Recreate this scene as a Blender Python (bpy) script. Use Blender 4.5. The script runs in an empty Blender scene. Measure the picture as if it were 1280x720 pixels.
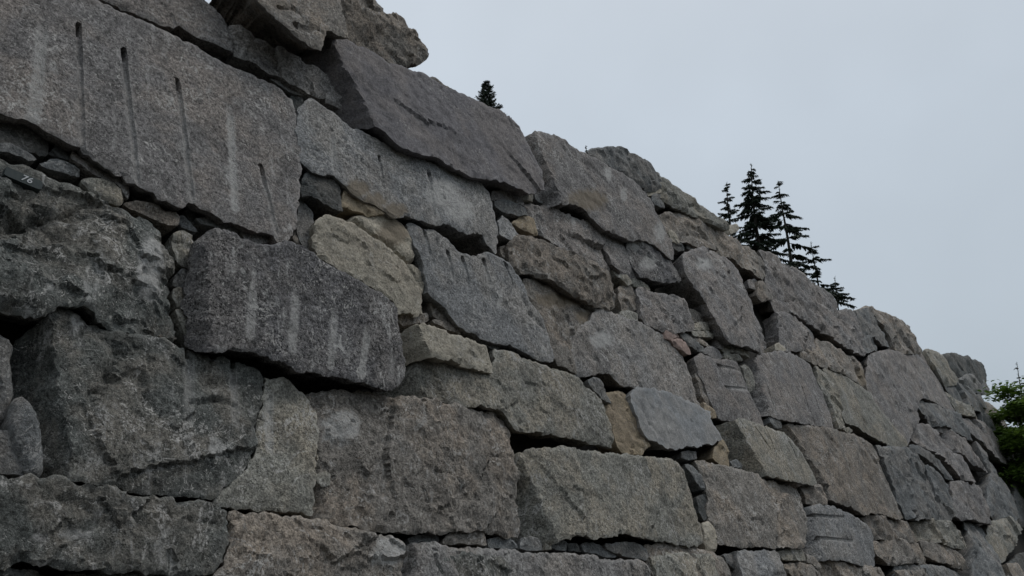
import bpy, math, random
import numpy as np
from mathutils import Vector, noise
from mathutils.geometry import delaunay_2d_cdt

R = math.radians
scene = bpy.context.scene
COL = scene.collection
rng = random.Random(7)

# ------------------------------------------------------------------ camera
FPX, PITCH, EYE = 1004.0, R(19.7), 1.6
cd = bpy.data.cameras.new("camera")
cd.sensor_width = 36.0
cd.lens = 36.0 * FPX / 1280.0
cd.clip_start, cd.clip_end = 0.05, 2000.0
cam = bpy.data.objects.new("camera", cd)
COL.objects.link(cam)
cam.location = (0, 0, EYE)
cam.rotation_euler = (math.pi / 2 + PITCH, 0, 0)
scene.camera = cam

# ------------------------------------------------------------------ overcast sky and soft sun
SUN_EL, SUN_AZ = R(60), R(75)          # azimuth clockwise from +Y
world = bpy.data.worlds.new("World")
scene.world = world
world.use_nodes = True
wn, wl = world.node_tree.nodes, world.node_tree.links
wn.clear()
wo = wn.new("ShaderNodeOutputWorld")
bg = wn.new("ShaderNodeBackground"); bg.inputs["Strength"].default_value = 0.1
skyt = wn.new("ShaderNodeTexSky"); skyt.sky_type = 'NISHITA'; skyt.sun_disc = False
skyt.sun_elevation = SUN_EL; skyt.sun_rotation = SUN_AZ
skyt.air_density = 1.0; skyt.dust_density = 3.0
tc = wn.new("ShaderNodeTexCoord")
sep = wn.new("ShaderNodeSeparateXYZ"); wl.new(tc.outputs["Generated"], sep.inputs[0])
ramp = wn.new("ShaderNodeValToRGB")
ramp.color_ramp.elements[0].position = 0.0; ramp.color_ramp.elements[0].color = (0.30, 0.35, 0.39, 1)
ramp.color_ramp.elements[1].position = 0.9; ramp.color_ramp.elements[1].color = (0.66, 0.705, 0.765, 1)
e = ramp.color_ramp.elements.new(0.22); e.color = (0.47, 0.535, 0.595, 1)
e = ramp.color_ramp.elements.new(0.5); e.color = (0.565, 0.635, 0.71, 1)
wl.new(sep.outputs[2], ramp.inputs[0])
cn = wn.new("ShaderNodeTexNoise"); cn.inputs["Scale"].default_value = 2.4; cn.inputs["Detail"].default_value = 5
cn.inputs["Roughness"].default_value = 0.45
wl.new(tc.outputs["Generated"], cn.inputs["Vector"])
cm = wn.new("ShaderNodeMapRange"); cm.inputs[1].default_value = 0.3; cm.inputs[2].default_value = 0.7
cm.inputs[3].default_value = 9.1; cm.inputs[4].default_value = 10.8
wl.new(cn.outputs[0], cm.inputs[0])
mul = wn.new("ShaderNodeVectorMath"); mul.operation = 'SCALE'
wl.new(ramp.outputs[0], mul.inputs[0]); wl.new(cm.outputs[0], mul.inputs["Scale"])
wm = wn.new("ShaderNodeMix"); wm.data_type = 'RGBA'; wm.inputs[0].default_value = 0.94
wl.new(skyt.outputs[0], wm.inputs[6]); wl.new(mul.outputs[0], wm.inputs[7])
wl.new(wm.outputs[2], bg.inputs["Color"]); wl.new(bg.outputs[0], wo.inputs[0])

sd = bpy.data.lights.new("sun", 'SUN'); sd.energy = 1.0; sd.angle = R(18); sd.color = (1.0, 0.97, 0.93)
sun = bpy.data.objects.new("sun", sd); COL.objects.link(sun)
sv = Vector((math.sin(SUN_AZ) * math.cos(SUN_EL), math.cos(SUN_AZ) * math.cos(SUN_EL), math.sin(SUN_EL)))
sun.rotation_euler = sv.to_track_quat('Z', 'Y').to_euler()

vs = scene.view_settings
vs.view_transform = 'Standard'; vs.look = 'None'; vs.exposure = 0.0; vs.gamma = 1.0; vs.use_curve_mapping = False

# ------------------------------------------------------------------ the plane of the wall (battered)
WAZ, WD, BAT = R(42.0), 5.0, 0.28
T = Vector((math.sin(WAZ), math.cos(WAZ), 0))
NH = Vector((math.cos(WAZ), -math.sin(WAZ), 0))
NRM = (NH + Vector((0, 0, BAT))).normalized()
UPS = (Vector((0, 0, 1)) - NH * BAT).normalized()
C0 = Vector((0, 0, EYE))
O0 = C0 - NH * WD                               # wall point abreast of the camera at eye height
FW = Vector((0, math.cos(PITCH), math.sin(PITCH)))
UP = Vector((0, -math.sin(PITCH), math.cos(PITCH)))

def ray(px, py):
    return (Vector((1, 0, 0)) * ((px - 640) / FPX) + UP * ((360 - py) / FPX) + FW)

def unproj(px, py, p=0.0):
    d = ray(px, py)
    t = ((O0 + NRM * p) - C0).dot(NRM) / d.dot(NRM)
    return C0 + d * t

def to_plane(v):
    w = v - O0
    return w.dot(T), w.dot(UPS), w.dot(NRM)

def from_plane(a, b, h):
    return O0 + T * a + UPS * b + NRM * h

# ------------------------------------------------------------------ materials
def nd(nt, t, **kw):
    n = nt.nodes.new(t)
    for k, v in kw.items():
        if k.startswith('_'): setattr(n, k[1:], v)
        else: n.inputs[k].default_value = v
    return n

def rock_mat(name, base, warm, speck=0.5, streak=0.5, rough=1.0, dark=0.5, gr=1.0):
    base = tuple(x * 1.02 for x in base); warm = (warm[0] * 1.14, warm[1] * 1.10, warm[2] * 1.06)
    """base / warm: the two albedos that mottle; speck: salt and pepper; streak: pale lichen; dark: dark stains"""
    m = bpy.data.materials.new(name); m.use_nodes = True
    nt = m.node_tree; nt.nodes.clear(); L = nt.links.new
    out = nd(nt, "ShaderNodeOutputMaterial"); bs = nd(nt, "ShaderNodeBsdfPrincipled", Roughness=0.9)
    bs.inputs["Specular IOR Level"].default_value = 0.25
    L(bs.outputs[0], out.inputs[0])
    geo = nd(nt, "ShaderNodeNewGeometry"); oi = nd(nt, "ShaderNodeObjectInfo")
    mu = nd(nt, "ShaderNodeMath", _operation='MULTIPLY'); L(oi.outputs["Random"], mu.inputs[0]); mu.inputs[1].default_value = 57.0
    ad = nd(nt, "ShaderNodeVectorMath", _operation='ADD'); L(geo.outputs["Position"], ad.inputs[0]); L(mu.outputs[0], ad.inputs[1])
    P = ad.outputs[0]
    def noi(scale, det=6, ro=0.6, dist=0.0, vec=None):
        n = nd(nt, "ShaderNodeTexNoise", Scale=scale, Detail=det, Roughness=ro, Distortion=dist); L(vec or P, n.inputs["Vector"]); return n.outputs[0]
    def mr(x, a, b, c=0.0, d=1.0, smooth=True):
        n = nd(nt, "ShaderNodeMapRange"); n.interpolation_type = 'SMOOTHSTEP' if smooth else 'LINEAR'
        L(x, n.inputs[0]); n.inputs[1].default_value = a; n.inputs[2].default_value = b; n.inputs[3].default_value = c; n.inputs[4].default_value = d
        return n.outputs[0]
    def mixc(fac, a, b, mode='MIX'):
        n = nd(nt, "ShaderNodeMix"); n.data_type = 'RGBA'; n.blend_type = mode
        for i, s in ((0, fac), (6, a), (7, b)):
            if isinstance(s, (tuple, list)): n.inputs[i].default_value = (*s, 1) if len(s) == 3 else s
            elif isinstance(s, (float, int)): n.inputs[i].default_value = s
            else: L(s, n.inputs[i])
        return n.outputs[2]
    def ma(op, a, b):
        n = nd(nt, "ShaderNodeMath", _operation=op)
        for i, s in ((0, a), (1, b)):
            if isinstance(s, (float, int)): n.inputs[i].default_value = s
            else: L(s, n.inputs[i])
        return n.outputs[0]
    big = noi(1.3, 5, 0.62, 0.4)
    mid = noi(6.5, 7, 0.68, 0.3)
    fin = noi(38, 8, 0.75)
    grain = noi(120, 4, 0.8)
    c = mixc(mr(big, 0.42, 0.58), base, warm)
    c = mixc(mr(mid, 0.44, 0.66, 0.0, 0.62), c, tuple(x * 0.55 for x in base))
    # dark weather stains, large ragged patches
    c = mixc(mr(noi(2.1, 9, 0.68, 0.9), 0.535, 0.585, 0.0, dark * 0.9), c, tuple(x * 0.42 for x in base))
    # grain value
    g = mr(fin, 0.36, 0.64, 1 - 0.68 * gr if gr < 1.4 else 0.1, 1 + 0.75 * gr, False)
    g2 = mr(grain, 0.34, 0.66, 1 - 0.58 * min(gr, 1.2), 1 + 0.62 * gr, False)
    val = ma('MULTIPLY', g, g2)
    vm = nd(nt, "ShaderNodeVectorMath", _operation='SCALE'); L(c, vm.inputs[0]); L(val, vm.inputs["Scale"]); c = vm.outputs[0]
    # inclusions: dark rounded spots, a few cm across
    vo = nd(nt, "ShaderNodeTexVoronoi", Scale=5.0, Randomness=1.0); L(P, vo.inputs["Vector"])
    wv = noi(14, 3, 0.6)
    vsep = nd(nt, "ShaderNodeSeparateColor"); L(vo.outputs["Color"], vsep.inputs[0])
    thr = ma('MULTIPLY', mr(vsep.outputs[0], 0.55, 1.0, 0.0, 1.0, False), 0.19)
    spot = mr(ma('SUBTRACT', ma('ADD', vo.outputs["Distance"], ma('MULTIPLY', wv, 0.10)), thr), 0.045, 0.065, 0.7, 0.0)
    c = mixc(spot, c, tuple(x * 0.42 for x in base))
    # pits (vesicles)
    vp = nd(nt, "ShaderNodeTexVoronoi", Scale=34.0, Randomness=1.0); L(P, vp.inputs["Vector"])
    pitmask = mr(noi(3.0, 4, 0.6), 0.42, 0.62)
    pit = ma('MULTIPLY', mr(vp.outputs["Distance"], 0.16, 0.30, 1.0, 0.0), pitmask)
    c = mixc(ma('MULTIPLY', pit, 0.6 * speck + 0.15), c, tuple(x * 0.22 for x in base))
    # pale crystals and lichen flecks, gathered in ragged areas
    flk = ma('MULTIPLY', mr(noi(30, 4, 0.7, 1.8), 0.585, 0.635), mr(noi(2.2, 6, 0.7, 0.6), 0.40, 0.60, 0.18, 1.0))
    c = mixc(ma('MULTIPLY', flk, min(1.0, speck * 1.3)), c, (0.62, 0.60, 0.56))
    # wiry pale veins and lichen lines along old cracks
    vn = nd(nt, "ShaderNodeMath", _operation='ABSOLUTE'); L(ma('SUBTRACT', noi(2.4, 7, 0.62, 1.3), 0.5), vn.inputs[0])
    vein = ma('MULTIPLY', mr(vn.outputs[0], 0.005, 0.022, 1.0, 0.0), mr(noi(1.9, 4, 0.6), 0.49, 0.57))
    vein = ma('MULTIPLY', vein, mr(fin, 0.40, 0.58))
    c = mixc(ma('MULTIPLY', vein, min(1.0, streak + 0.15)), c, (0.55, 0.53, 0.50))
    dk = ma('MULTIPLY', mr(noi(60, 5, 0.85, 0.5), 0.56, 0.62), mr(noi(3.3, 4, 0.6), 0.42, 0.58, 0.25, 1.0))
    c = mixc(ma('MULTIPLY', dk, min(1.0, 0.35 + 0.5 * speck)), c, tuple(x * 0.25 for x in base))
    mp = nd(nt, "ShaderNodeMapping"); L(P, mp.inputs[0]); mp.inputs["Scale"].default_value = (7, 7, 1.3)
    stk = ma('MULTIPLY', mr(noi(1.0, 8, 0.72, 0.9, mp.outputs[0]), 0.535, 0.64), mr(noi(11, 7, 0.85), 0.44, 0.58))
    c = mixc(ma('MULTIPLY', stk, min(1.0, streak * 0.75)), c, (0.50, 0.49, 0.47))
    # rare rust freckles
    rst = ma('MULTIPLY', mr(noi(17, 5, 0.7, 1.0), 0.66, 0.74), mr(noi(1.7, 3, 0.5), 0.52, 0.62))
    c = mixc(ma('MULTIPLY', rst, 0.5), c, (0.23, 0.12, 0.06))
    # bruised, paler arrises and painted-in marks held per vertex: r edge wear, g pale rock flour, b tan patina
    at = nd(nt, "ShaderNodeAttribute"); at.attribute_name = "marks"
    sp = nd(nt, "ShaderNodeSeparateColor"); L(at.outputs["Color"], sp.inputs[0])
    c = mixc(ma('MULTIPLY', sp.outputs[0], mr(mid, 0.40, 0.62, 0.0, 0.50)), c, tuple(min(1, x * 1.9 + 0.03) for x in base))
    c = mixc(ma('MULTIPLY', sp.outputs[1], mr(noi(26, 8, 0.85, 0.6), 0.38, 0.58, 0.28, 1.0)), c, (0.47, 0.46, 0.44))
    c = mixc(ma('MULTIPLY', sp.outputs[2], mr(fin, 0.2, 0.7, 0.55, 0.95)), c, (0.225, 0.185, 0.135))
    # each stone its own lightness
    tv = nd(nt, "ShaderNodeMapRange"); L(oi.outputs["Random"], tv.inputs[0]); tv.inputs[3].default_value = 0.88; tv.inputs[4].default_value = 1.12
    v2 = nd(nt, "ShaderNodeVectorMath", _operation='SCALE'); L(c, v2.inputs[0]); L(tv.outputs[0], v2.inputs["Scale"])
    L(v2.outputs[0], bs.inputs["Base Color"])
    # relief
    h1 = ma('MULTIPLY', noi(9, 9, 0.75, 0.4), 0.040)
    h2 = ma('MULTIPLY', fin, 0.018)
    h3 = ma('MULTIPLY', pit, -0.010)
    h4 = ma('MULTIPLY', grain, 0.003)
    hh = ma('ADD', ma('ADD', h1, h2), ma('ADD', h3, h4))
    bp = nd(nt, "ShaderNodeBump", Strength=0.9 * rough, Distance=1.0); L(hh, bp.inputs["Height"])
    L(bp.outputs[0], bs.inputs["Normal"])
    return m

MATS = {
    'grey':  rock_mat("grey_andesite",      (0.240, 0.231, 0.222), (0.255, 0.240, 0.224), 0.6, 0.9),
    'mauve': rock_mat("mauve_grey_andesite",(0.210, 0.199, 0.193), (0.226, 0.208, 0.195), 0.6, 0.9),
    'smooth':rock_mat("smooth_dark_andesite",(0.155, 0.147, 0.152), (0.165, 0.155, 0.155), 0.15, 0.15, 0.7, 0.25, 0.5),
    'blue':  rock_mat("blue_grey_andesite", (0.228, 0.230, 0.230), (0.248, 0.243, 0.234), 0.6, 1.0, 1.0, 0.35),
    'pale':  rock_mat("pale_blue_spall",    (0.236, 0.243, 0.247), (0.245, 0.247, 0.245), 0.05, 0.2, 0.5, 0.12, 0.35),
    'salt':  rock_mat("speckled_black_rock",(0.112, 0.109, 0.111), (0.125, 0.121, 0.120), 2.0, 1.35, 1.3, 0.7, 1.5),
    'olive': rock_mat("olive_grey_rock",    (0.245, 0.238, 0.208), (0.272, 0.252, 0.210), 0.6, 0.8),
    'tan':   rock_mat("tan_rock",           (0.375, 0.342, 0.278), (0.345, 0.318, 0.265), 0.3, 0.3, 0.9, 0.2, 0.6),
    'ochre': rock_mat("ochre_rock",         (0.315, 0.255, 0.175), (0.268, 0.225, 0.168), 0.10, 0.2, 0.8, 0.2, 0.5),
    'brown': rock_mat("brown_grey_rock",    (0.212, 0.194, 0.172), (0.250, 0.218, 0.184), 0.55, 0.7),
    'pink':  rock_mat("pinkish_rock",       (0.310, 0.230, 0.200), (0.280, 0.215, 0.190), 0.15, 0.2, 0.8, 0.2, 0.5),
    'vignetted':  rock_mat("vignette_tinted_rock", (0.124, 0.130, 0.121), (0.162, 0.156, 0.140), 0.7, 0.9, 1.1, 0.75),  # lens vignetting painted into the albedo: darker, greener stones at lower left
    'dark':  rock_mat("dark_rock",      (0.090, 0.094, 0.092), (0.105, 0.104, 0.098), 0.25, 0.2, 1.0, 0.4, 0.7),  # darkest of the rock tones, lightly speckled
    'slate': rock_mat("slate_grey_rock",    (0.158, 0.164, 0.164), (0.182, 0.178, 0.170), 0.4, 0.5, 1.0, 0.5, 0.8),
}

def simple_mat(name, c1, c2, scale=8.0, rough=0.9, bump=0.02, trans=0.0, obj=False):
    m = bpy.data.materials.new(name); m.use_nodes = True
    nt = m.node_tree; bs = nt.nodes["Principled BSDF"]; bs.inputs["Roughness"].default_value = rough
    bs.inputs["Specular IOR Level"].default_value = 0.25
    geo = nt.nodes.new("ShaderNodeNewGeometry")
    n = nd(nt, "ShaderNodeTexNoise", Scale=scale, Detail=8.0, Roughness=0.7); nt.links.new(geo.outputs["Position"], n.inputs["Vector"])
    r = nt.nodes.new("ShaderNodeValToRGB"); r.color_ramp.elements[0].position = 0.32; r.color_ramp.elements[1].position = 0.68
    r.color_ramp.elements[0].color = (*c1, 1); r.color_ramp.elements[1].color = (*c2, 1)
    nt.links.new(n.outputs[0], r.inputs[0]); nt.links.new(r.outputs[0], bs.inputs["Base Color"])
    if bump:
        b = nd(nt, "ShaderNodeBump", Strength=0.8, Distance=1.0)
        mm = nd(nt, "ShaderNodeMath", _operation='MULTIPLY'); mm.inputs[1].default_value = bump
        nt.links.new(n.outputs[0], mm.inputs[0]); nt.links.new(mm.outputs[0], b.inputs["Height"]); nt.links.new(b.outputs[0], bs.inputs["Normal"])
    if trans:
        t = nt.nodes.new("ShaderNodeBsdfTranslucent"); nt.links.new(r.outputs[0], t.inputs[0])
        mx = nt.nodes.new("ShaderNodeMixShader"); mx.inputs[0].default_value = trans
        nt.links.new(bs.outputs[0], mx.inputs[1]); nt.links.new(t.outputs[0], mx.inputs[2])
        nt.links.new(mx.outputs[0], nt.nodes["Material Output"].inputs[0])
    return m

M_EARTH = simple_mat("dark_earth_fill", (0.018, 0.017, 0.015), (0.035, 0.032, 0.028), 12)
M_GROUND = simple_mat("dark_road_ground", (0.035, 0.035, 0.034), (0.065, 0.062, 0.058), 9)
M_TERRACE = simple_mat("heath_ground", (0.03, 0.035, 0.02), (0.07, 0.065, 0.04), 3)
M_NEEDLE = simple_mat("dark_needles", (0.016, 0.028, 0.018), (0.036, 0.055, 0.032), 5, 0.7, 0)
M_BARK = simple_mat("grey_bark", (0.04, 0.036, 0.032), (0.085, 0.078, 0.07), 20, 0.95, 0.004)
M_LEAF = simple_mat("bright_leaves", (0.055, 0.105, 0.018), (0.140, 0.225, 0.036), 1.6, 0.55, 0, 0.35)
M_HEATH = simple_mat("dark_heather", (0.015, 0.018, 0.014), (0.035, 0.032, 0.025), 20, 0.9, 0)
M_PLATE = simple_mat("dark_tag_paint", (0.030, 0.040, 0.042), (0.055, 0.064, 0.062), 30, 0.8, 0)
M_WHITE = simple_mat("white_paint", (0.35, 0.37, 0.38), (0.55, 0.55, 0.55), 60, 0.8, 0)

# ------------------------------------------------------------------ helpers for objects
def mesh_obj(name, verts, faces, mat, parent=None, loc=None, smooth=False):
    me = bpy.data.meshes.new(name)
    me.from_pydata([tuple(v) for v in verts], [], faces)
    me.materials.append(mat)
    if smooth: me.polygons.foreach_set("use_smooth", [True] * len(me.polygons))
    me.update()
    o = bpy.data.objects.new(name, me)
    COL.objects.link(o)
    if parent: o.parent = parent
    if loc is not None: o.location = loc
    return o

def empty(name, loc):
    o = bpy.data.objects.new(name, None); COL.objects.link(o); o.location = loc; o.empty_display_size = 0.2
    return o

def tag(o, label=None, cat=None, group=None, kind=None):
    if label: o["label"] = label
    if cat: o["category"] = cat
    if group: o["group"] = group
    if kind: o["kind"] = kind

def pts(s):
    return [tuple(float(q) for q in w.split(',')) for w in s.split()]

def seg_dist(P, A, B):
    """distance of points P (n,2) from the segments A->B (m,2); returns (n,m)"""
    AB = B - A; L2 = (AB ** 2).sum(1) + 1e-12
    t = ((P[:, None, :] - A[None]) * AB[None]).sum(2) / L2
    t = np.clip(t, 0, 1)
    D = P[:, None, :] - (A[None] + AB[None] * t[..., None])
    return np.sqrt((D ** 2).sum(2)), t

def inside(P, V):
    x, y = P[:, 0][:, None], P[:, 1][:, None]
    A = V; B = np.roll(V, -1, 0)
    c = ((A[:, 1] > y) != (B[:, 1] > y)) & (x < (B[:, 0] - A[:, 0]) * (y - A[:, 1]) / (B[:, 1] - A[:, 1] + 1e-15) + A[:, 0])
    return (c.sum(1) % 2) == 1

G_BIG = "large stones of the dry stone wall"
G_SMALL = "small wedge stones in the joints of the wall"
ALL_FOOT = []
SHIFT = [0]

def stone(cat, mat, p, outline, label, depth=None, grooves=(), creases=(), tans=(), flours=(), facet=1.0, round_=1.0, tilt=(0, 0), under=0.28, bends=(), group=None, name=None, plane_xy=None):
    """one stone: its traced outline is laid on the wall plane (raised by p metres), given a chipped front, ragged arrises,
    sides that run back into the wall, and a back."""
    seed = (len(ALL_FOOT) + SHIFT[0]) * 13.7 + 5.1
    lr = random.Random(seed)
    if grooves: facet *= 0.45
    if plane_xy is not None:
        V = np.array(plane_xy); off = p
        pc = [from_plane(a, b, off) for a, b in plane_xy]
    else:
        q = pts(outline)
        if sum(v[0] for v in q) / len(q) > 990: p = 0.065 + (p - 0.065) * 0.45; facet *= 1.35
        pc = [unproj(x, y, p) for x, y in q]
        V = np.array([to_plane(v)[:2] for v in pc])
    area = 0.5 * np.sum(V[:, 0] * np.roll(V[:, 1], -1) - np.roll(V[:, 0], -1) * V[:, 1])
    if area < 0: V = V[::-1]; area = -area
    size = math.sqrt(area)
    cen = V.mean(0)
    dist = (from_plane(cen[0], cen[1], p) - C0).length
    s = max(0.011, dist * 2.7 / 803.0)
    s = max(s, size / 75.0)
    small = size < 0.5
    if small: s = min(s, size / 9.0)
    if depth is None: depth = min(1.0, 0.30 + size * 0.55)
    # ragged outline
    bd = []
    n = len(V)
    for i in range(n):
        A, B = V[i], V[(i + 1) % n]
        d = B - A; L = np.hypot(*d); k = max(1, int(round(L / s)))
        nn = np.array([-d[1], d[0]]) / (L + 1e-9)
        for j in range(k):
            t = j / k; q0 = A + d * t
            f = noise.fractal(Vector((q0[0] * 9 + seed, q0[1] * 9, seed)), 0.6, 2.0, 5)
            amp = min(0.030, 0.055 * size) * (0.5 + 0.5 * math.sin(math.pi * t) if k > 2 else 0.7)
            bd.append(q0 + nn * f * amp)
    BD = np.array(bd)
    # corner rounding of outline
    if round_ > 1.4: BD = 0.5 * BD + 0.25 * (np.roll(BD, 1, 0) + np.roll(BD, -1, 0))
    tgv = np.roll(BD, -1, 0) - np.roll(BD, 1, 0); tgv /= (np.hypot(tgv[:, 0], tgv[:, 1])[:, None] + 1e-9)
    BD = BD + np.stack([tgv[:, 1], -tgv[:, 0]], 1) * min(0.0035 + (0.0018 if dist > 8.5 else 0.0013) * dist, 0.05 * size)
    nb = len(BD)
    A_, B_ = BD, np.roll(BD, -1, 0)
    mn, mx = BD.min(0), BD.max(0)
    # inner points
    xs = np.arange(mn[0], mx[0], s); ys = np.arange(mn[1], mx[1], s * 0.87)
    gx, gy = np.meshgrid(xs, ys); gx = gx + (np.arange(len(ys)) % 2)[:, None] * s * 0.5
    r2 = np.random.RandomState(int(seed) % 9999)
    G = np.stack([gx.ravel(), gy.ravel()], 1) + r2.uniform(-0.22, 0.22, (gx.size, 2)) * s
    G = G[inside(G, BD)]
    extra = []
    gsegs = []
    for g in grooves:       # (x0,y0,x1,y1,width_m,depth_m,pale)
        a = np.array(to_plane(unproj(g[0], g[1], p))[:2]); b = np.array(to_plane(unproj(g[2], g[3], p))[:2])
        w = g[4] * 0.72; gsegs.append((a, b, w, g[5] * 0.85, g[6] if len(g) > 6 else 0.0))
        d = b - a; L = np.hypot(*d); nn = np.array([-d[1], d[0]]) / (L + 1e-9); k = max(3, int(L / (s * 0.8)))
        for j in range(k + 1):
            for o_ in (-1.0, -0.55, 0.0, 0.55, 1.0): extra.append(a + d * j / k + nn * o_ * w)
    csegs = []
    for c in creases:       # (polyline string, width_m, depth_m)  a step or crack
        q = [np.array(to_plane(unproj(x, y, p))[:2]) for x, y in pts(c[0])]
        for a, b in zip(q[:-1], q[1:]): csegs.append((a, b, c[1], c[2]))
    if len(G):
        dm, _ = seg_dist(G, A_, B_); dmin = dm.min(1); G = G[dmin > s * 0.55]
    if extra:
        E = np.array(extra); E = E[inside(E, BD)]
        de, _ = seg_dist(E, A_, B_); E = E[de.min(1) > s * 0.4]
        if len(E) and len(G):
            keep = np.ones(len(G), bool)
            for i in range(0, len(E), 200):
                dd = np.sqrt(((G[:, None] - E[None, i:i + 200]) ** 2).sum(2)).min(1); keep &= dd > s * 0.45
            G = G[keep]
        G = np.concatenate([G, E]) if len(E) else G
    allp = np.concatenate([BD, G]) if len(G) else BD
    co, _, fc, ov, _, _ = delaunay_2d_cdt([Vector(v) for v in allp], [(i, (i + 1) % nb) for i in range(nb)], [], 2, 1e-7)
    Q = np.array([tuple(v) for v in co])
    idx_of = {}
    for i, l in enumerate(ov):
        for k in l: idx_of.setdefault(k, i)
    ring = [idx_of[i] for i in range(nb)]
    rr = []
    for i in ring:
        if not rr or rr[-1] != i: rr.append(i)
    if rr[0] == rr[-1]: rr.pop()
    ring = rr
    dm, _ = seg_dist(Q, A_, B_); dE = dm.min(1)
    # large facets: lowest of several slightly tilted planes
    H = np.zeros(len(Q))
    ext = (mx - mn) / 2
    K = 5 + int(lr.random() * 4)
    pl = []
    for k in range(K):
        ang = 2 * math.pi * (k + lr.random() * 0.8) / K
        sl = lr.uniform(0.03, 0.16) * facet; offp = lr.uniform(0.25, 0.75)
        dvec = np.array([math.cos(ang), math.sin(ang)])
        reach = abs(dvec[0]) * ext[0] + abs(dvec[1]) * ext[1]
        pl.append(-sl * np.maximum(0, (Q - (mn + mx) / 2) @ dvec - offp * reach))
    H += np.min(pl, 0) if pl else 0
    tl = np.array(tilt); H += (Q - (mn + mx) / 2) @ tl
    for x0, y0, x1, y1, sx, sy, sl_ in bends:
        b0, b1, b2_ = (np.array(to_plane(unproj(x, y, p))[:2]) for x, y in ((x0, y0), (x1, y1), (sx, sy)))
        dv = (b1 - b0) / (np.hypot(*(b1 - b0)) + 1e-9); nv_ = np.array([-dv[1], dv[0]])
        if (b2_ - b0) @ nv_ < 0: nv_ = -nv_
        wob = np.array([noise.fractal(Vector((a_ * 4 + seed, b_ * 4, 12.0)), 0.7, 2.0, 4) for a_, b_ in Q]) * 0.05
        H -= 1.6 * sl_ * np.maximum(0, (Q - b0) @ nv_ + wob * min(1, size))
    zz = np.zeros(len(Q)); wz = np.zeros(len(Q))
    ns = min(1.0, size / 0.6) * facet
    for i, (a, b) in enumerate(Q):
        v1 = Vector((a * 1.6 + seed, b * 1.6, seed * .3)); v2 = Vector((a * 6 + seed, b * 6, 2 + seed * .3))
        f1 = noise.fractal(v1, 0.9, 2.0, 3)
        r1 = noise.ridged_multi_fractal(v2, 0.8, 2.1, 5, 0.9, 2.0)
        f3 = noise.fractal(Vector((a * 16 + seed, b * 16, 9)), 0.6, 2.1, 4)
        zz[i] = f1 * 0.022 * ns - (r1 - 1.2) * 0.007 * ns + f3 * 0.006
        wz[i] = f3
    # angular fracture: patches of slightly tilted planes with low steps between them
    for dens, sl, st in ((1.6, 0.08, 0.024), (8.0, 0.09, 0.007), (60.0, 0.20, 0.006)):
        nc = max(4, int(dens * area * 1.6)); nc = min(nc, 400)
        Cn = r2.uniform(mn - 0.1, mx + 0.1, (nc, 2)); Gn = r2.uniform(-sl, sl, (nc, 2)); On = r2.uniform(-st, st, nc)
        W = Q + np.stack([zz, np.roll(zz, 7)], 1) * 2.0
        W[:, 1] *= 1.25; Cs = Cn.copy(); Cs[:, 1] *= 1.25
        near = np.zeros(len(Q), int)
        for i in range(0, len(Q), 2000):
            near[i:i+2000] = (((W[i:i+2000, None] - Cs[None]) ** 2).sum(2)).argmin(1)
        pl_ = (Gn[near] * (Q - Cn[near])).sum(1) + On[near]
        H += np.clip(pl_, -3 * st, 3 * st) * facet * min(1.0, max(0.45, size / 0.45)) * 0.8
    H += zz
    chip = np.array([noise.fractal(Vector((a * 5 + seed, b * 5, 31.0)), 0.8, 2.0, 3) for a, b in Q])
    rad = min(0.016, 0.035 * size) * round_ ** 2 * (1 + 0.6 * np.clip(wz, -1, 1.5)) + min(0.10, 0.22 * size) * np.clip(chip - 0.22, 0, 1) * facet
    rad = np.maximum(rad, 0.004)
    u = np.clip(dE / rad, 0, 1)
    arc = 1 - np.sqrt(np.clip(1 - (1 - u) ** 2, 0, 1)); lin = 1 - u
    H -= rad * (0.8 * arc if round_ > 1.4 else 0.75 * lin)
    marks = np.zeros((len(Q), 4)); marks[:, 3] = 1
    marks[:, 0] = np.exp(-(dE / (0.022 + 0.008 * size)) ** 2)
    for a, b, w, dp, pale in gsegs:
        dd, tt = seg_dist(Q, a[None], b[None]); dd = dd[:, 0]; tt = tt[:, 0]
        pr = np.sqrt(np.clip(1 - (dd / w) ** 2, 0, 1))
        fade = 1 - 0.6 * tt
        H -= dp * pr * fade
        hole = np.exp(-((tt / 0.05) ** 2)) * pr; H -= hole * (dp * 5 if dp > 0.018 else 0)
        if pale: marks[:, 1] = np.maximum(marks[:, 1], pale * (dd < w * 1.25) * np.clip(tt * 5 - 0.25, 0, 1))
    for a, b, w, dp in csegs:
        dd, tt = seg_dist(Q, a[None], b[None]); dd = dd[:, 0]
        H -= dp * np.exp(-(dd / w) ** 2) * (0.75 + 0.5 * wz)
    for lst, ch in ((tans, 2), (flours, 1)):
        for (x, y, rx_, ry_) in lst:     # ellipse in traced pixels
            c0 = np.array(to_plane(unproj(x, y, p))[:2]); c1 = np.array(to_plane(unproj(x + rx_, y, p))[:2]); c2 = np.array(to_plane(unproj(x, y + ry_, p))[:2])
            M = np.linalg.inv(np.stack([c1 - c0, c2 - c0], 1)); W = (Q - c0) @ M.T
            rr2 = np.sqrt((W ** 2).sum(1)) + wz * 0.35
            marks[:, ch] = np.maximum(marks[:, ch], np.clip((1.1 - rr2) * 3, 0, 1))
    verts = [(Q[i, 0], Q[i, 1], H[i] + p) for i in range(len(Q))]
    faces = [tuple(f) for f in fc if len(f) == 3]
    # orient towards +n
    f2 = []
    for f in faces:
        a, b, c = (Q[k] for k in f)
        f2.append(f if (b[0]-a[0])*(c[1]-a[1]) - (b[1]-a[1])*(c[0]-a[0]) > 0 else (f[0], f[2], f[1]))
    faces = f2
    nr = len(ring)
    prev = ring[:]
    RB = Q[ring]
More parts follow.
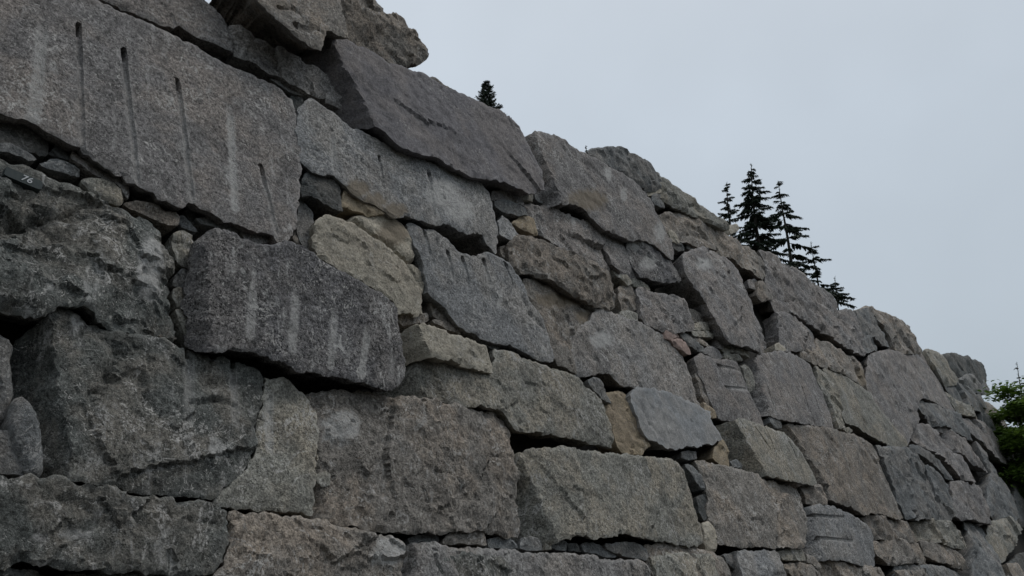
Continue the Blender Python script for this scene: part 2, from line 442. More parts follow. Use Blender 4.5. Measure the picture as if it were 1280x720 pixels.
    # outward normals of the ring
    tg = np.roll(RB, -1, 0) - np.roll(RB, 1, 0); tg /= (np.hypot(tg[:, 0], tg[:, 1])[:, None] + 1e-9)
    onr = np.stack([tg[:, 1], -tg[:, 0]], 1)
    cc = RB.mean(0)
    base_h = np.array([H[k] for k in ring]) + p
    extra_marks = []
    deps = [0.02, 0.06, 0.12, 0.2, 0.32, 0.5, 0.75, 1.0]
    deps = [d for d in deps if d < depth * 0.95] + [depth]
    for d in deps:
        cur = []
        for k in range(nr):
            q0 = RB[k]
            f = noise.fractal(Vector((q0[0] * 4 + seed, q0[1] * 4, d * 5 + seed)), 0.7, 2.0, 4)
            bulge = min(0.012, 0.03 * size) * math.sin(min(1, d / 0.12) * math.pi * 0.5) * (1 if d < 0.2 else 0)
            tap = 0.10 * d * min(1, size)
            off = (bulge * 0.5 if size > 0.5 else 0) - tap + f * min(0.035, 0.05 * size) * min(1, d / 0.15)
            q1 = q0 + onr[k] * off
            q1 = cc + (q1 - cc) * (1 - 0.10 * d / depth)
            lowf = min(1.0, max(0.0, (cc[1] - q0[1]) / (0.5 * (mx[1] - mn[1]) + 1e-6)) * 1.6)
            q1 = q1 + np.array([0.35 * under, under]) * lowf * min(d, 0.45) * min(1.0, size)
            hh = (base_h[k] * (1 - min(1, d / 0.3)) + (p - 0.0) * min(1, d / 0.3)) - d
            cur.append(len(verts)); verts.append((q1[0], q1[1], hh)); extra_marks.append((math.exp(-(d / .03) ** 2) * .8, 0, 0, 1))
        for k in range(nr):
            k2 = (k + 1) % nr
            faces.append((prev[k2], prev[k], cur[k])); faces.append((prev[k2], cur[k], cur[k2]))
        prev = cur
    ctr = len(verts); verts.append((cc[0], cc[1], p - depth)); extra_marks.append((0, 0, 0, 1))
    for k in range(nr): faces.append((prev[(k + 1) % nr], prev[k], ctr))
    W3 = [from_plane(*v) for v in verts]
    org = from_plane(cc[0], cc[1], p - depth * 0.5)
    name = name or {'boulder': 'boulder', 'block': 'stone_block', 'slab': 'stone_slab'}.get(cat, 'wedge_stone')
    o = mesh_obj(name, [w - org for w in W3], faces, MATS[mat], loc=org, smooth=True)
    ca = o.data.color_attributes.new("marks", 'FLOAT_COLOR', 'POINT')
    mk = np.concatenate([marks, np.array(extra_marks)]).astype(np.float32)
    ca.data.foreach_set("color", mk.ravel())
    if hasattr(o.data, "set_sharp_from_angle"): o.data.set_sharp_from_angle(angle=R(34))
    big = cat in ('boulder', 'block', 'slab')
    o["kind"] = "thing"
    tag(o, label, {'boulder': 'boulder', 'block': 'stone block', 'slab': 'stone slab'}.get(cat, 'wedge stone'), group or (G_BIG if big else G_SMALL))
    ALL_FOOT.append((o, V, p))
    return o

S = stone
# ---- top left
A1 = S('slab','mauve',0.14,"-80,-90 60,-36 120,-4 141,7 163,17 181,24 200,32 219,42 237,51 255,61 272,72 286,80 301,85 318,91 335,99 346,104 356,110 362,118 366,129 369,145 372,160 376,173 378,185 377,200 376,218 375,240 372,262 369,283 362,296 354,302 348,300 343,293 330,289 318,286 302,280 286,274 273,269 262,262 252,257 243,252 233,253 228,257 213,250 200,246 197,240 180,232 160,226 155,217 146,218 132,208 118,199 106,191 102,181 95,180 84,175 71,167 58,160 45,152 35,147 28,147 20,148 10,143 0,138 -80,104",
 "huge pinkish grey slab at the upper left scored by six vertical drill grooves", facet=0.5,
 grooves=[(55,17,42,152,0.045,0.010,0.8),(99,30,103,190,0.034,0.035,0.25),(155,61,171,225,0.036,0.040,0.45),(222,100,240,250,0.036,0.034,0.45),(286,120,294,262,0.036,0.012,0.9),(327,209,347,297,0.034,0.035,0.5)])
S('slab','mauve',0.10,"60,-90 75,-40 120,-8 142,2 165,12 184,19 202,28 218,33 224,30 232,35 241,40 252,45 263,49 271,52 282,57 293,61 292,48 289,38 284,27 277,15 268,6 258,-2 240,-60 225,-90",
 "rounded grey slab on the drilled slab, cut off by the photo's top edge", grooves=[(220,-5,222,26,0.03,0.012),(238,-5,241,24,0.03,0.012)])
S('slab','grey',0.06,"291,31 300,31 310,37 322,47 334,56 345,62 351,78 354,94 343,90 330,82 318,73 305,69 297,65 293,50",
 "small sloping grey slab above the drilled slab, left of a chipped one")
S('slab','grey',0.08,"347,60 355,62 366,70 380,79 393,85 405,91 415,99 426,110 435,122 444,134 444,137 432,133 421,128 411,125 402,118 390,113 375,106 362,100 356,95 352,78",
 "narrow chipped grey slab tapering under the dark overhang of the top boulder")
S('wedge','slate',0.0,"340,97 352,99 365,104 380,110 387,114 387,119 375,117 362,112 350,105","thin flat dark shard between the drilled slab and the chipped slab")
S('wedge','dark',-0.04,"365,119 372,118 378,122 380,128 377,134 370,135 365,128","small round dark stone lodged in the crack right of the drilled slab")
S('boulder','brown',0.50,"300,-70 322,-4 336,12 350,25 370,42 390,55 402,60 406,44 410,37 420,40 431,44 435,44 431,20 425,1 424,-70",
 "brown overhanging boulder on top of the wall with a wide black underside", creases=[("345,8 368,10 385,28 405,42",0.02,0.03)], grooves=[(352,10,380,16,0.05,0.03),(372,32,395,40,0.06,0.04)], depth=1.3, facet=0.8, under=0.9)
S('boulder','brown',0.34,"424,-70 425,2 432,20 437,45 450,54 462,62 475,67 487,69 500,71 515,74 530,73 536,68 537,64 533,57 526,48 518,33 509,18 502,13 492,14 485,15 483,9 475,5 465,-3 455,-70",
 "topmost boulder at the crest, its rounded nose jutting against the sky", depth=1.2, facet=1.5, creases=[("440,48 470,42 505,20",0.03,0.03)])
S('slab','smooth',0.30,"404,44 410,37 414,42 422,43 431,46 440,50 450,56 462,62 471,67 480,73 488,80 495,80 508,86 520,91 527,91 535,95 545,102 560,110 575,116 590,124 605,130 620,137 631,142 641,150 650,158 655,165 658,173 665,186 673,201 678,213 680,226 681,235 672,237 660,236 652,232 640,228 630,225 618,223 600,220 588,217 575,209 560,203 545,194 530,193 512,187 497,179 483,163 465,149 448,135 437,120 428,104 417,84 408,66",
 "big smooth dark grey slab at the crest, left of the little fir", bends=[(418,50,468,148,415,80,1.3)], facet=0.45, round_=0.7)
S('wedge','brown',0.05,"538,98 545,96 552,101 562,109 564,114 550,112 542,105","thin brown chip on the crest right of the topmost boulder", depth=0.25)
S('slab','blue',0.18,"379,132 388,123 396,124 406,130 420,140 432,152 445,160 456,163 470,172 484,181 497,188 515,192 530,199 545,205 560,208 576,212 590,220 605,228 613,238 618,252 620,266 624,282 624,300 622,314 612,304 607,292 598,287 590,290 578,286 560,277 548,278 538,276 520,270 505,267 495,270 480,261 470,254 456,250 440,238 430,228 420,218 408,214 400,213 390,208 380,198 376,180 373,160 375,145",
 "long blue grey slab with white streaks and three short grooves under the smooth slab",
 grooves=[(415,160,420,215,0.04,0.018,0.6),(474,196,481,248,0.03,0.022),(537,214,544,276,0.045,0.032,0.3)], tans=[(447,236,16,12),(468,252,16,12),(492,264,20,10)], flours=[(555,240,22,18),(575,262,18,16)], facet=0.7)
# ---- below the long blue slab
S('block','dark',0.13,"379,223 388,214 400,212 410,217 420,224 425,232 426,244 428,262 415,257 400,248 390,242 381,243 378,233","squarish black stone right of the drilled slab, above a pale upright sliver", depth=0.4)
S('wedge','slate',-0.02,"377,205 388,208 398,211 392,214 386,214 379,221 376,214","thin slate chip lying on top of the squarish black stone")
S('wedge','ochre',0.13,"433,237 450,241 460,250 475,256 483,261 478,267 462,268 450,262 440,258 430,256","tan wedge stone beside the squarish black stone")
S('wedge','slate',0.02,"376,246 384,256 392,263 392,312 381,306 374,290 375,265","pale upright sliver between the drilled slab and the big tan slab")
S('wedge','brown',-0.02,"366,298 373,285 380,299 382,308 370,304","little brown stone at the foot of the pale upright sliver")
S('boulder','tan',0.10,"438,271 450,267 460,266 475,265 485,265 500,272 510,278 518,290 520,305 522,318 515,326 505,320 497,312 485,305 470,297 455,287 445,278",
 "rounded tan boulder perched on the upper edge of the big tan slab", round_=2.5, depth=0.5, tans=[(492,290,20,18)])
S('slab','tan',0.12,"396,281 402,270 412,268 425,273 440,279 452,287 465,295 478,303 490,311 498,318 510,325 522,331 533,339 534,352 532,368 531,380 534,388 520,391 498,391 497,384 490,374 482,369 470,361 455,353 440,344 425,335 410,326 399,318 397,300",
 "big tan slab right of the speckled black block", facet=0.8)
S('slab','blue',0.13,"513,279 521,280 529,286 540,286 550,292 560,298 570,310 580,318 592,322 605,318 613,317 622,322 632,328 641,335 650,347 657,362 662,376 672,386 681,397 684,412 690,430 694,444 690,451 676,446 662,440 650,433 636,428 620,427 606,422 592,414 580,407 572,402 566,393 558,382 548,374 538,364 536,350 532,332 526,316 520,298",
 "blue grey slab with a row of six short parallel grooves near its top",
 grooves=[(532,288,545,338,0.042,0.035,0.3),(560,315,568,348,0.042,0.035,0.3),(579,322,588,358,0.042,0.035,0.3),(605,327,613,356,0.045,0.038,0.5),(631,330,641,356,0.042,0.035,0.2),(546,298,553,337,0.035,0.018,0.2)],
 creases=[("640,405 655,402 668,412",0.02,0.02),("655,372 664,392 684,412",0.03,0.03)], facet=0.8)
S('wedge','brown',0.02,"537,371 545,375 555,383 563,392 568,399 560,400 550,399 543,394","dark triangular stone under the left corner of the six-groove slab")
S('wedge','brown',0.06,"540,401 552,401 565,402 573,407 577,416 565,412 553,407 543,404","flat brown stone lying behind the tan block's top")
S('wedge','slate',0.04,"582,408 592,415 605,422 620,427 627,432 620,438 606,429 594,422 586,415","grey ledge stone tucked under the six-groove slab, above the tan block")
S('wedge','brown',0.02,"498,394 510,393 525,392 534,392 537,398 532,402 520,403 510,404 505,406 499,401","brown flat stone between the big tan slab and the tan block")
S('block','tan',0.22,"503,413 510,406 520,404 530,404 545,408 560,413 575,418 590,422 605,428 615,432 619,442 620,462 608,461 590,457 570,452 555,448 539,446 520,443 506,439 502,425","pale tan rectangular block with pitted face in the middle of the wall", bends=[(520,404,537,446,508,430,1.3)], facet=0.6, depth=0.6)
SHIFT[0] = 1
S('slab','olive',0.13,"510,452 525,449 540,449 560,453 580,458 600,462 615,465 618,452 621,438 630,438 645,440 660,446 675,452 690,458 710,465 725,472 733,480 745,490 755,505 760,520 765,535 769,546 768,558 755,554 740,551 720,545 700,542 680,541 660,539 645,534 637,521 628,511 610,507 590,505 570,502 550,498 535,496 520,494 510,488 508,470",
 "long olive grey slab with dark spots, running right from beneath the pale tan block", facet=0.7, bends=[(525,449,531,494,512,470,1.2)], creases=[("617,466 622,485 630,508",0.012,0.012)])
S('block','brown',0.11,"384,491 396,488 420,486 433,484 445,486 460,490 467,489 480,492 508,497 515,496 530,499 550,503 560,506 575,504 590,507 600,511 615,512 628,512 634,520 638,530 642,545 646,565 650,585 652,605 656,630 659,650 659,667 645,667 625,663 610,660 590,664 575,662 560,664 545,666 530,662 515,664 500,660 485,663 470,660 450,655 430,651 410,647 401,645 398,638 399,620 402,600 403,585 402,565 404,545 394,525 387,508",
 "largest block of the lower row, brown stained and rough, right of a vertical joint", bends=[(397,488,405,560,386,510,1.0)], facet=0.9, flours=[(430,530,24,22)])
# ---- left half
S('block','salt',0.22,"259,290 262,287 272,285 286,287 297,291 303,299 313,300 325,305 340,306 350,302 360,301 370,303 380,308 392,315 400,323 410,330 425,338 440,346 455,354 465,361 478,367 488,375 494,382 497,390 498,405 501,420 503,435 507,450 507,462 505,472 495,483 485,487 470,482 455,475 440,472 430,468 412,469 400,465 390,461 375,462 360,453 345,447 330,441 320,438 310,437 295,435 280,436 266,434 256,430 249,415 247,380 248,340 251,305",
 "speckled black block sprinkled with white, its drill marks faint and pale", bends=[(260,287,261,432,240,360,0.9)],
 grooves=[(318,350,313,420,0.04,0.007,0.7),(370,355,366,435,0.04,0.006,0.8),(420,375,414,458,0.035,0.006,0.7),(460,403,453,470,0.035,0.015,0.9),(491,440,489,470,0.03,0.015,0.4)], facet=0.6)
A13 = S('boulder','vignetted',0.10,"-60,180 -10,186 10,191 20,200 30,198 42,203 52,209 65,217 80,223 95,229 108,236 118,242 128,247 140,253 152,257 166,263 181,271 195,281 205,291 212,305 218,318 220,331 218,347 216,362 216,377 221,392 225,408 224,419 214,421 206,412 196,418 186,416 170,413 156,410 140,406 124,400 110,389 96,384 80,382 67,384 56,395 44,397 32,395 18,388 5,385 -30,380 -60,370",
 "great dark greenish boulder at the left edge carrying the small painted 76", facet=1.5, creases=[("-10,284 25,272 60,268 95,268 120,250",0.05,0.05),("28,276 60,276 85,272",0.03,0.02),("175,300 178,340 165,380",0.05,0.03),("200,312 212,322 220,322",0.012,0.01)], flours=[(188,330,16,40)])
S('block','vignetted',0.08,"66,386 85,384 100,388 112,395 125,402 140,409 156,414 170,417 186,420 200,423 215,427 232,432 246,436 260,442 275,446 288,450 300,452 312,456 322,459 331,468 331,488 329,504 321,524 318,541 321,555 316,570 304,589 288,602 266,622 245,619 225,616 207,614 190,614 178,615 165,613 152,606 138,604 120,601 100,598 75,595 58,592 55,560 50,530 42,505 30,490 23,470 22,440 32,418 48,398",
 "dark broken-faced block beneath the boulder with the painted 76", bends=[(66,388,88,592,40,480,1.1)], facet=1.5,
 grooves=[(237,440,235,525,0.045,0.025,0.4),(293,452,294,530,0.035,0.022,0.5),(188,452,192,480,0.05,0.02)],
 creases=[("120,395 150,440 140,470 120,490 115,530",0.06,0.045),("140,470 175,470 180,500 200,520",0.04,0.035),("245,490 265,480 292,478",0.04,0.03),("240,505 270,500 292,507",0.02,0.03)], flours=[(98,400,6,16),(270,560,10,14)])
S('block','olive',0.07,"334,470 345,475 356,473 366,478 373,486 381,493 388,501 393,511 397,522 397,545 395,570 396,600 394,625 391,641 375,639 350,636 325,634 300,632 285,629 273,625 290,606 306,593 319,573 325,557 321,542 324,525 332,505 334,488",
 "broken grey block split off by a curved crack, left of the brown stained block", facet=0.9, grooves=[(337,480,338,560,0.04,0.018,0.7)], flours=[(312,558,10,10)])
S('boulder','slate',0.02,"-30,410 4,411 13,422 19,440 20,470 17,500 14,515 4,532 -30,535","smooth dark rounded stone cut by the photo's left edge, above a triangular one", round_=2.5, depth=0.5)
S('boulder','slate',0.10,"18,504 24,495 31,492 38,498 44,512 50,535 54,560 55,585 52,593 38,592 33,580 25,562 17,545 14,525","pale egg-shaped upright stone near the left edge", round_=2.5, depth=0.4)
S('wedge','slate',0.06,"-30,543 2,540 8,541 14,552 22,568 29,584 31,592 10,591 -30,590","triangular grey stone at the left edge beside the egg-shaped stone")
S('slab','vignetted',0.14,"-60,594 0,596 30,597 60,599 90,603 110,605 130,607 145,609 155,615 167,619 190,620 210,620 230,623 250,625 268,627 280,631 287,637 289,650 288,665 284,680 277,695 270,708 262,715 240,716 200,714 160,713 120,711 90,712 65,710 45,704 33,696 22,700 10,708 -10,711 -60,710",
 "long dark greenish slab running along the bottom left corner", facet=1.0, creases=[("75,628 110,635 120,655 90,668",0.04,0.025),("150,620 165,640 172,655",0.03,0.02),("215,640 240,648 285,655",0.02,0.02)], flours=[(98,665,18,6),(50,671,10,5)])
S('block','brown',0.13,"293,637 300,636 320,639 350,643 385,647 405,651 420,656 440,661 460,667 480,671 496,674 503,681 506,695 508,790 270,790 274,716 284,698 290,680 293,662",
 "brown block with a pale chipped corner at the bottom edge, below the split block", creases=[("432,658 455,680 480,720",0.05,0.035)], flours=[(485,690,20,18)])
S('wedge','vignetted',0.03,"-40,718 10,713 40,714 64,720 72,790 -40,790","low dark stone at the very bottom left corner")
S('slab','vignetted',0.05,"72,725 90,718 130,717 180,719 230,722 262,724 268,790 74,790","dark stone showing only its top edge under the long greenish slab")
# ---- joint between the drilled slab and the boulder with 76
S('block','dark',0.02,"-40,144 0,148 10,147 25,155 38,160 50,168 61,175 60,188 50,191 35,188 20,182 0,178 -40,174","black flat block under the left end of the drilled slab", depth=0.6)
S('wedge','slate',0.03,"-30,180 0,181 15,181 28,187 40,193 45,198 36,200 22,194 8,189 -30,187","long thin stone lying on the boulder with 76, beneath the black flat block")
S('wedge','dark',0.0,"62,191 70,182 78,188 88,195 86,200 78,198 70,195","tiny dark triangular stone at the right end of the black flat block")
S('wedge','mauve',0.06,"93,187 105,197 120,207 140,217 152,223 160,231 161,246 154,236 140,225 120,216 102,205 92,195","long thin flat splinter hanging along the drilled slab's lower edge", depth=0.4)
S('wedge','slate',0.02,"50,206 62,201 78,201 90,206 98,212 98,220 90,219 78,216 62,212","oval grey stone resting on the boulder right of the painted 76")
S('wedge','olive',0.08,"104,223 115,221 130,222 145,226 152,233 155,250 150,255 140,251 128,246 115,238","pale rounded stone at the top of the boulder, below the long splinter", round_=2.0)
S('wedge','brown',0.04,"157,254 170,251 185,254 200,256 210,262 220,265 225,270 222,280 210,280 198,274 185,267 170,261","flat brownish stone on the right shoulder of the great dark boulder")
S('wedge','dark',-0.10,"165,240 178,238 196,241 196,252 180,252 166,250","black stone deep in the gap under the drilled slab")
S('wedge','slate',0.0,"223,272 230,268 238,276 247,288 238,287 228,283","small kite-shaped grey stone above the column of wedge stones")
S('wedge','dark',-0.04,"230,264 240,260 246,273 241,281 235,272","dark little stone behind the kite-shaped one, under the drilled slab")
S('wedge','slate',0.02,"246,273 258,272 275,278 290,284 298,290 293,291 280,287 265,282 252,279","thin strip stone lying on top of the speckled black block")
S('wedge','olive',0.0,"217,293 228,290 240,294 243,305 241,320 237,333 228,330 221,325 218,305","upper and largest stone of the upright column left of the speckled black block")
S('wedge','slate',-0.02,"228,336 240,335 241,345 235,354 225,358 218,355 220,345","second stone of the upright column left of the speckled black block")
S('wedge','olive',-0.02,"218,362 226,358 233,368 238,380 234,384 222,383 216,372","third stone of the upright column, a slanted one")
S('wedge','olive',0.02,"222,386 233,384 240,393 247,408 250,425 249,433 240,430 232,415 226,400","pointed lowest stone of the upright column left of the speckled black block")
S('wedge','brown',0.0,"198,420 209,412 214,417 221,423 210,424","tiny triangular stone under the right foot of the great dark boulder")
S('wedge','grey',0.04,"303,290 318,287 330,289 342,295 343,300 330,303 318,305 308,299","flat grey chip between the drilled slab and the speckled black block")
# ---- stack left of the long crest block
S('wedge','mauve',0.06,"617,240 628,238 643,240 655,250 657,256 645,253 630,249 617,248","upper flat stone of the pair right of the long blue grey slab")
S('wedge','slate',0.08,"620,251 632,250 645,255 657,259 659,268 650,268 638,265 628,262 622,258","lower flat stone of the pair right of the long blue grey slab")
S('wedge','olive',0.06,"643,237 652,235 661,234 666,243 667,250 655,248 645,244","greenish cube-like stone under the right end of the smooth slab")
S('wedge','slate',0.02,"669,244 674,243 680,250 681,254 675,253 670,249","tiny oval stone below the right corner of the smooth slab")
S('wedge','blue',0.06,"624,277 630,269 638,275 642,285 645,291 655,300 653,303 640,299 630,295 625,293","pale greenish stone with a flat nose right of the long blue grey slab")
S('wedge','ochre',0.05,"643,278 650,272 658,270 668,272 672,282 673,292 662,290 651,285","yellowish stone set left of the rough spotted slab")
S('wedge','brown',0.0,"627,308 638,307 645,313 641,325 630,320","small brown stone below the pale greenish stone")
# ---- middle
S('slab','brown',0.16,"645,298 650,291 662,292 675,297 688,304 700,310 715,318 733,327 748,331 760,338 768,346 773,357 776,367 778,376 772,381 764,382 755,380 745,377 733,372 720,368 708,361 698,352 688,347 675,342 665,337 655,336 648,325 644,312",
 "lumpy brown slab with a black shadow line beneath, centre of the wall", facet=1.4, round_=1.5)
S('slab','mauve',0.07,"660,254 668,252 676,256 688,258 700,266 712,271 724,276 736,281 745,288 751,300 757,315 763,328 768,335 755,330 745,326 730,324 716,317 702,308 690,300 680,293 674,285 668,275 663,265",
 "rough spotted slab beneath the tall crest block, crossed by a white vein", flours=[(715,275,2,10)], facet=0.9)
S('slab','mauve',0.055,"738,282 748,291 760,294 772,297 785,301 788,308 790,318 795,332 800,344 795,346 785,343 775,340 765,330 759,315 753,300",
 "mauve slab between the rough spotted slab and the white-freckled one", facet=0.8)
S('slab','salt',0.14,"788,299 800,300 812,302 822,308 830,315 838,322 845,332 850,343 852,349 848,351 840,351 828,352 815,348 808,344 802,345 797,334 793,320 789,308",
 "white-freckled dark slab above a wide black hollow", flours=[(796,305,9,6),(812,328,10,10)])
S('slab','brown',0.03,"657,349 668,349 682,354 695,360 715,368 733,377 744,387 734,399 722,409 714,420 716,440 721,465 712,461 700,454 696,446 692,430 686,412 684,398 674,386 665,375 659,362",
 "brownish slab with a rusty patch right of the six-groove slab", tans=[(700,375,30,10),(732,395,14,10)], facet=0.8)
S('slab','grey',0.05,"736,380 755,386 775,394 795,402 812,410 826,416 838,423 850,432 858,442 863,455 868,466 873,480 877,495 883,507 888,513 870,504 850,496 830,488 810,485 797,484 786,480 777,478 770,470 763,463 752,462 740,465 728,467 723,463 720,440 717,420 725,411 738,401 747,388",
 "wide grey slab with white scratches above the pale blue slab", facet=0.6, creases=[("806,462 810,480",0.012,0.02)], flours=[(752,425,14,12)])
S('slab','pale',0.09,"797,486 830,490 868,505 890,514 888,522 903,548 897,549 893,554 884,552 870,558 856,556 845,561 832,558 822,551 812,548 803,534 799,520 793,506 790,494",
 "smooth pale blue slab with a jagged lower edge", facet=0.35, round_=0.5, creases=[("800,500 812,530 830,550",0.03,0.02)])
S('wedge','slate',0.08,"736,475 742,473 750,477 757,487 764,497 767,502 757,499 750,496 744,488","grey wedge jutting out between the long olive slab and the tan leaning slab")
S('slab','ochre',0.02,"763,491 775,489 786,491 790,505 795,520 800,540 808,548 813,556 805,562 802,567 795,567 785,563 778,560 772,545 768,530 760,515 762,505","tan leaning slab left of the pale blue slab", depth=0.5)
S('block','olive',0.16,"652,566 657,563 670,562 690,561 710,559 720,561 730,564 745,564 755,568 775,568 795,571 810,571 830,573 845,574 853,578 858,588 863,605 868,620 873,640 880,655 883,668 880,677 870,679 858,678 845,675 830,673 815,670 800,670 785,664 775,665 765,669 750,670 735,666 720,668 706,671 690,672 672,669 660,665 657,640 655,610 652,585",
 "sharp-edged rectangular olive block in the lower row, right of the brown stained block", bends=[(659,570,698,669,660,650,1.2)], facet=0.6)
S('wedge','olive',0.02,"768,337 775,340 785,344 793,346 791,353 785,356 780,350 772,344","flat stone at the right end of the lumpy brown slab")
S('wedge','olive',0.04,"793,348 802,352 810,357 813,362 805,361 795,357 792,352","small leaf-shaped stone left of the wide black hollow")
S('wedge','brown',0.0,"776,358 785,355 792,358 797,370 798,384 790,388 782,386 778,372","brown upright stone right of the lumpy slab's end")
S('wedge','olive',0.02,"778,389 790,389 797,393 798,402 788,399 776,394","small flat stone at the foot of the brown upright stone")
S('block','mauve',0.08,"800,360 808,360 815,364 828,367 840,368 850,370 858,375 862,384 866,395 868,405 866,411 852,413 838,413 824,411 812,405 805,396 802,380","bowl-fronted mauve block below the wide black hollow", facet=1.2, creases=[("818,372 822,395",0.03,0.015)])
S('wedge','brown',0.0,"860,386 868,387 875,391 880,398 879,402 870,401 864,395","topmost small stone of the stack right of the bowl-fronted block")
S('wedge','olive',0.03,"867,404 878,403 886,404 887,411 875,412 867,411","brick-like olive stone in the stack right of the bowl-fronted block")
S('wedge','olive',0.04,"867,414 878,413 890,413 896,418 893,421 880,420 868,418","flat olive stone beneath the brick-like one")
S('wedge','pink',0.04,"824,414 840,414 848,415 850,420 843,422 838,424 830,420","upper of the two pink stones on the wide grey slab's upper corner")
S('wedge','pink',0.05,"840,425 850,424 858,427 863,435 865,441 858,442 852,436 845,430","lower of the two pink stones on the wide grey slab's upper corner")
S('wedge','slate',0.02,"851,415 860,417 868,424 875,430 882,434 880,438 870,436 862,430 855,422","leaning dark slate stone right of the pink stones")
S('wedge','brown',0.0,"868,422 875,423 882,428 888,432 893,433 888,434 880,431 872,427","tiny slanting splinter under the flat olive stone")
S('wedge','mauve',0.02,"880,440 886,433 893,434 900,438 905,445 900,448 890,445","mauve flat stone right of the leaning slate stone")
S('wedge','olive',0.02,"905,432 912,431 920,434 921,438 915,440 908,440 903,436","left of two small stones tucked under the wide pinkish block")
S('wedge','olive',0.03,"922,435 930,437 939,441 938,446 928,442 921,439","right of two small stones tucked under the wide pinkish block")
S('wedge','olive',0.03,"906,442 915,442 928,445 932,447 928,450 915,449 907,447","flat stone under the two small stones below the pinkish block")
S('wedge','mauve',0.02,"896,421 900,421 905,432 904,436 899,434","thin upright shard between the stack and the pinkish block")
S('slab','mauve',0.22,"656,170 662,164 672,166 677,164 684,165 700,172 715,185 733,193 745,198 760,205 775,215 790,225 800,232 808,240 815,250 820,262 827,272 835,285 840,295 843,310 844,321 838,319 830,313 820,305 812,301 800,298 790,297 778,293 765,288 752,283 747,278 742,272 735,265 725,257 715,255 705,255 694,252 684,246 674,222 665,196",
 "tall leaning slab at the crest right of the smooth slab, streaked with white", bends=[(672,171,697,248,665,205,1.4)], facet=0.6, flours=[(760,218,5,10),(780,243,4,9),(825,290,8,14)], tans=[(735,250,25,14)])
S('boulder','slate',0.10,"738,192 745,183 760,184 775,186 788,194 800,195 810,200 820,210 830,215 838,221 840,230 826,234 812,237 805,233 792,225 778,216 762,206 748,200","rounded dark boulder on the skyline behind the tall leaning slab", round_=2.0, facet=1.3)
S('slab','olive',0.16,"832,219 838,219 843,229 852,236 862,243 872,251 882,261 892,270 902,276 910,286 898,284 886,278 875,270 862,264 850,257 843,250 836,245 829,240 826,236 829,228","olive capstone sloping down the skyline right of the rounded boulder", facet=1.2, round_=1.6)
S('wedge','tan',0.06,"811,240 820,234 828,233 830,238 820,241 813,243","pale chip wedged beneath the rounded skyline boulder")
S('wedge','slate',0.02,"815,245 825,242 831,245 832,258 824,258 816,252","dark cube-like stone under the pale chip at the skyline")
S('slab','brown',0.10,"829,268 840,262 850,263 862,267 875,272 890,281 904,287 914,296 925,298 938,306 948,312 957,324 960,338 957,346 950,345 940,336 930,332 921,322 912,318 900,313 890,311 883,308 875,307 862,300 850,296 843,292 836,280","long brown slab with a hollow left part, sloping toward the fir trees", facet=1.4, creases=[("848,300 862,292 880,300",0.05,0.05),("862,274 868,285 885,300",0.08,0.05)])
S('wedge','tan',0.04,"911,283 920,280 924,282 922,288 915,291","small tan stone on the crest at the foot of the first fir")
S('wedge','tan',0.04,"837,290 841,288 846,293 850,302 847,304 841,300","small white oval stone in the hollow beside the tall slab")
S('wedge','dark',0.0,"842,304 850,303 857,308 856,312 848,313 843,309","black rounded stone under the white oval one")
S('wedge','dark',0.0,"859,305 866,303 873,307 872,311 865,312 860,310","black stone between the hollow slab and the pinkish block's top left")
S('wedge','slate',0.04,"881,305 889,299 893,303 893,309 887,309","dark pointed stone on top of the pinkish block")
S('slab','mauve',0.13,"951,313 960,317 973,323 986,332 1000,340 1012,347 1025,357 1037,368 1044,378 1047,389 1047,396 1054,406 1066,418 1077,430 1084,440 1079,443 1066,439 1053,432 1041,423 1028,413 1015,404 1004,397 994,391 983,388 973,385 968,370 962,352 961,336 958,324","huge sloping slab along the skyline directly below the fir trees", facet=0.9, creases=[("1010,368 1035,385 1050,398",0.06,0.03),("1012,385 1030,398 1045,412",0.05,0.04)])
S('slab','mauve',0.08,"974,390 985,392 994,395 1004,402 1015,409 1022,416 1026,428 1027,437 1015,436 1000,436 986,434 981,424 978,410","pinkish grey slab below the huge sloping slab")
S('wedge','brown',0.04,"947,353 957,351 963,362 967,371 960,374 953,375 948,368","squarish brown stone below the shadowed notch of the huge slab")
S('wedge','mauve',0.0,"936,350 944,349 947,354 945,362 939,358","small stone left of the squarish brown stone, touching the pinkish block")
S('wedge','tan',0.02,"969,431 975,428 982,434 984,437 975,438 970,437","small pale stone at the lower left foot of the pinkish grey slab")
S('block','mauve',0.20,"853,321 863,315 873,312 880,308 890,312 903,317 916,324 926,332 931,341 932,352 936,364 941,376 947,390 954,403 960,416 963,429 960,437 950,435 938,432 925,429 912,426 905,418 898,405 891,392 884,378 875,365 865,352 858,338","wide pinkish block with swirling white stains, right of the bowl-fronted block", flours=[(880,330,10,8)], facet=0.9)
S('block','mauve',0.05,"869,448 877,443 886,446 897,450 910,451 921,453 925,460 930,472 936,487 943,502 950,516 956,529 952,534 940,529 928,526 915,524 900,521 895,510 888,495 882,480 875,466","block with two short near-horizontal grooves under the small flat stones", grooves=[(898,457,927,464,0.05,0.035,0.3),(907,484,936,487,0.05,0.04,0.5)], facet=0.8)
S('wedge','brown',0.0,"870,468 878,466 886,474 889,488 893,508 896,519 890,515 885,506 879,493 874,480","brown upright stone left of the block with two grooves")
S('wedge','ochre',0.03,"880,503 887,508 895,514 896,521 888,521 882,518","little yellow stone above the right tip of the pale blue slab")
S('wedge','olive',0.04,"927,458 932,456 938,463 943,472 945,485 939,487 935,480 931,468","upright splinter between the two-groove block and the pock-marked one")
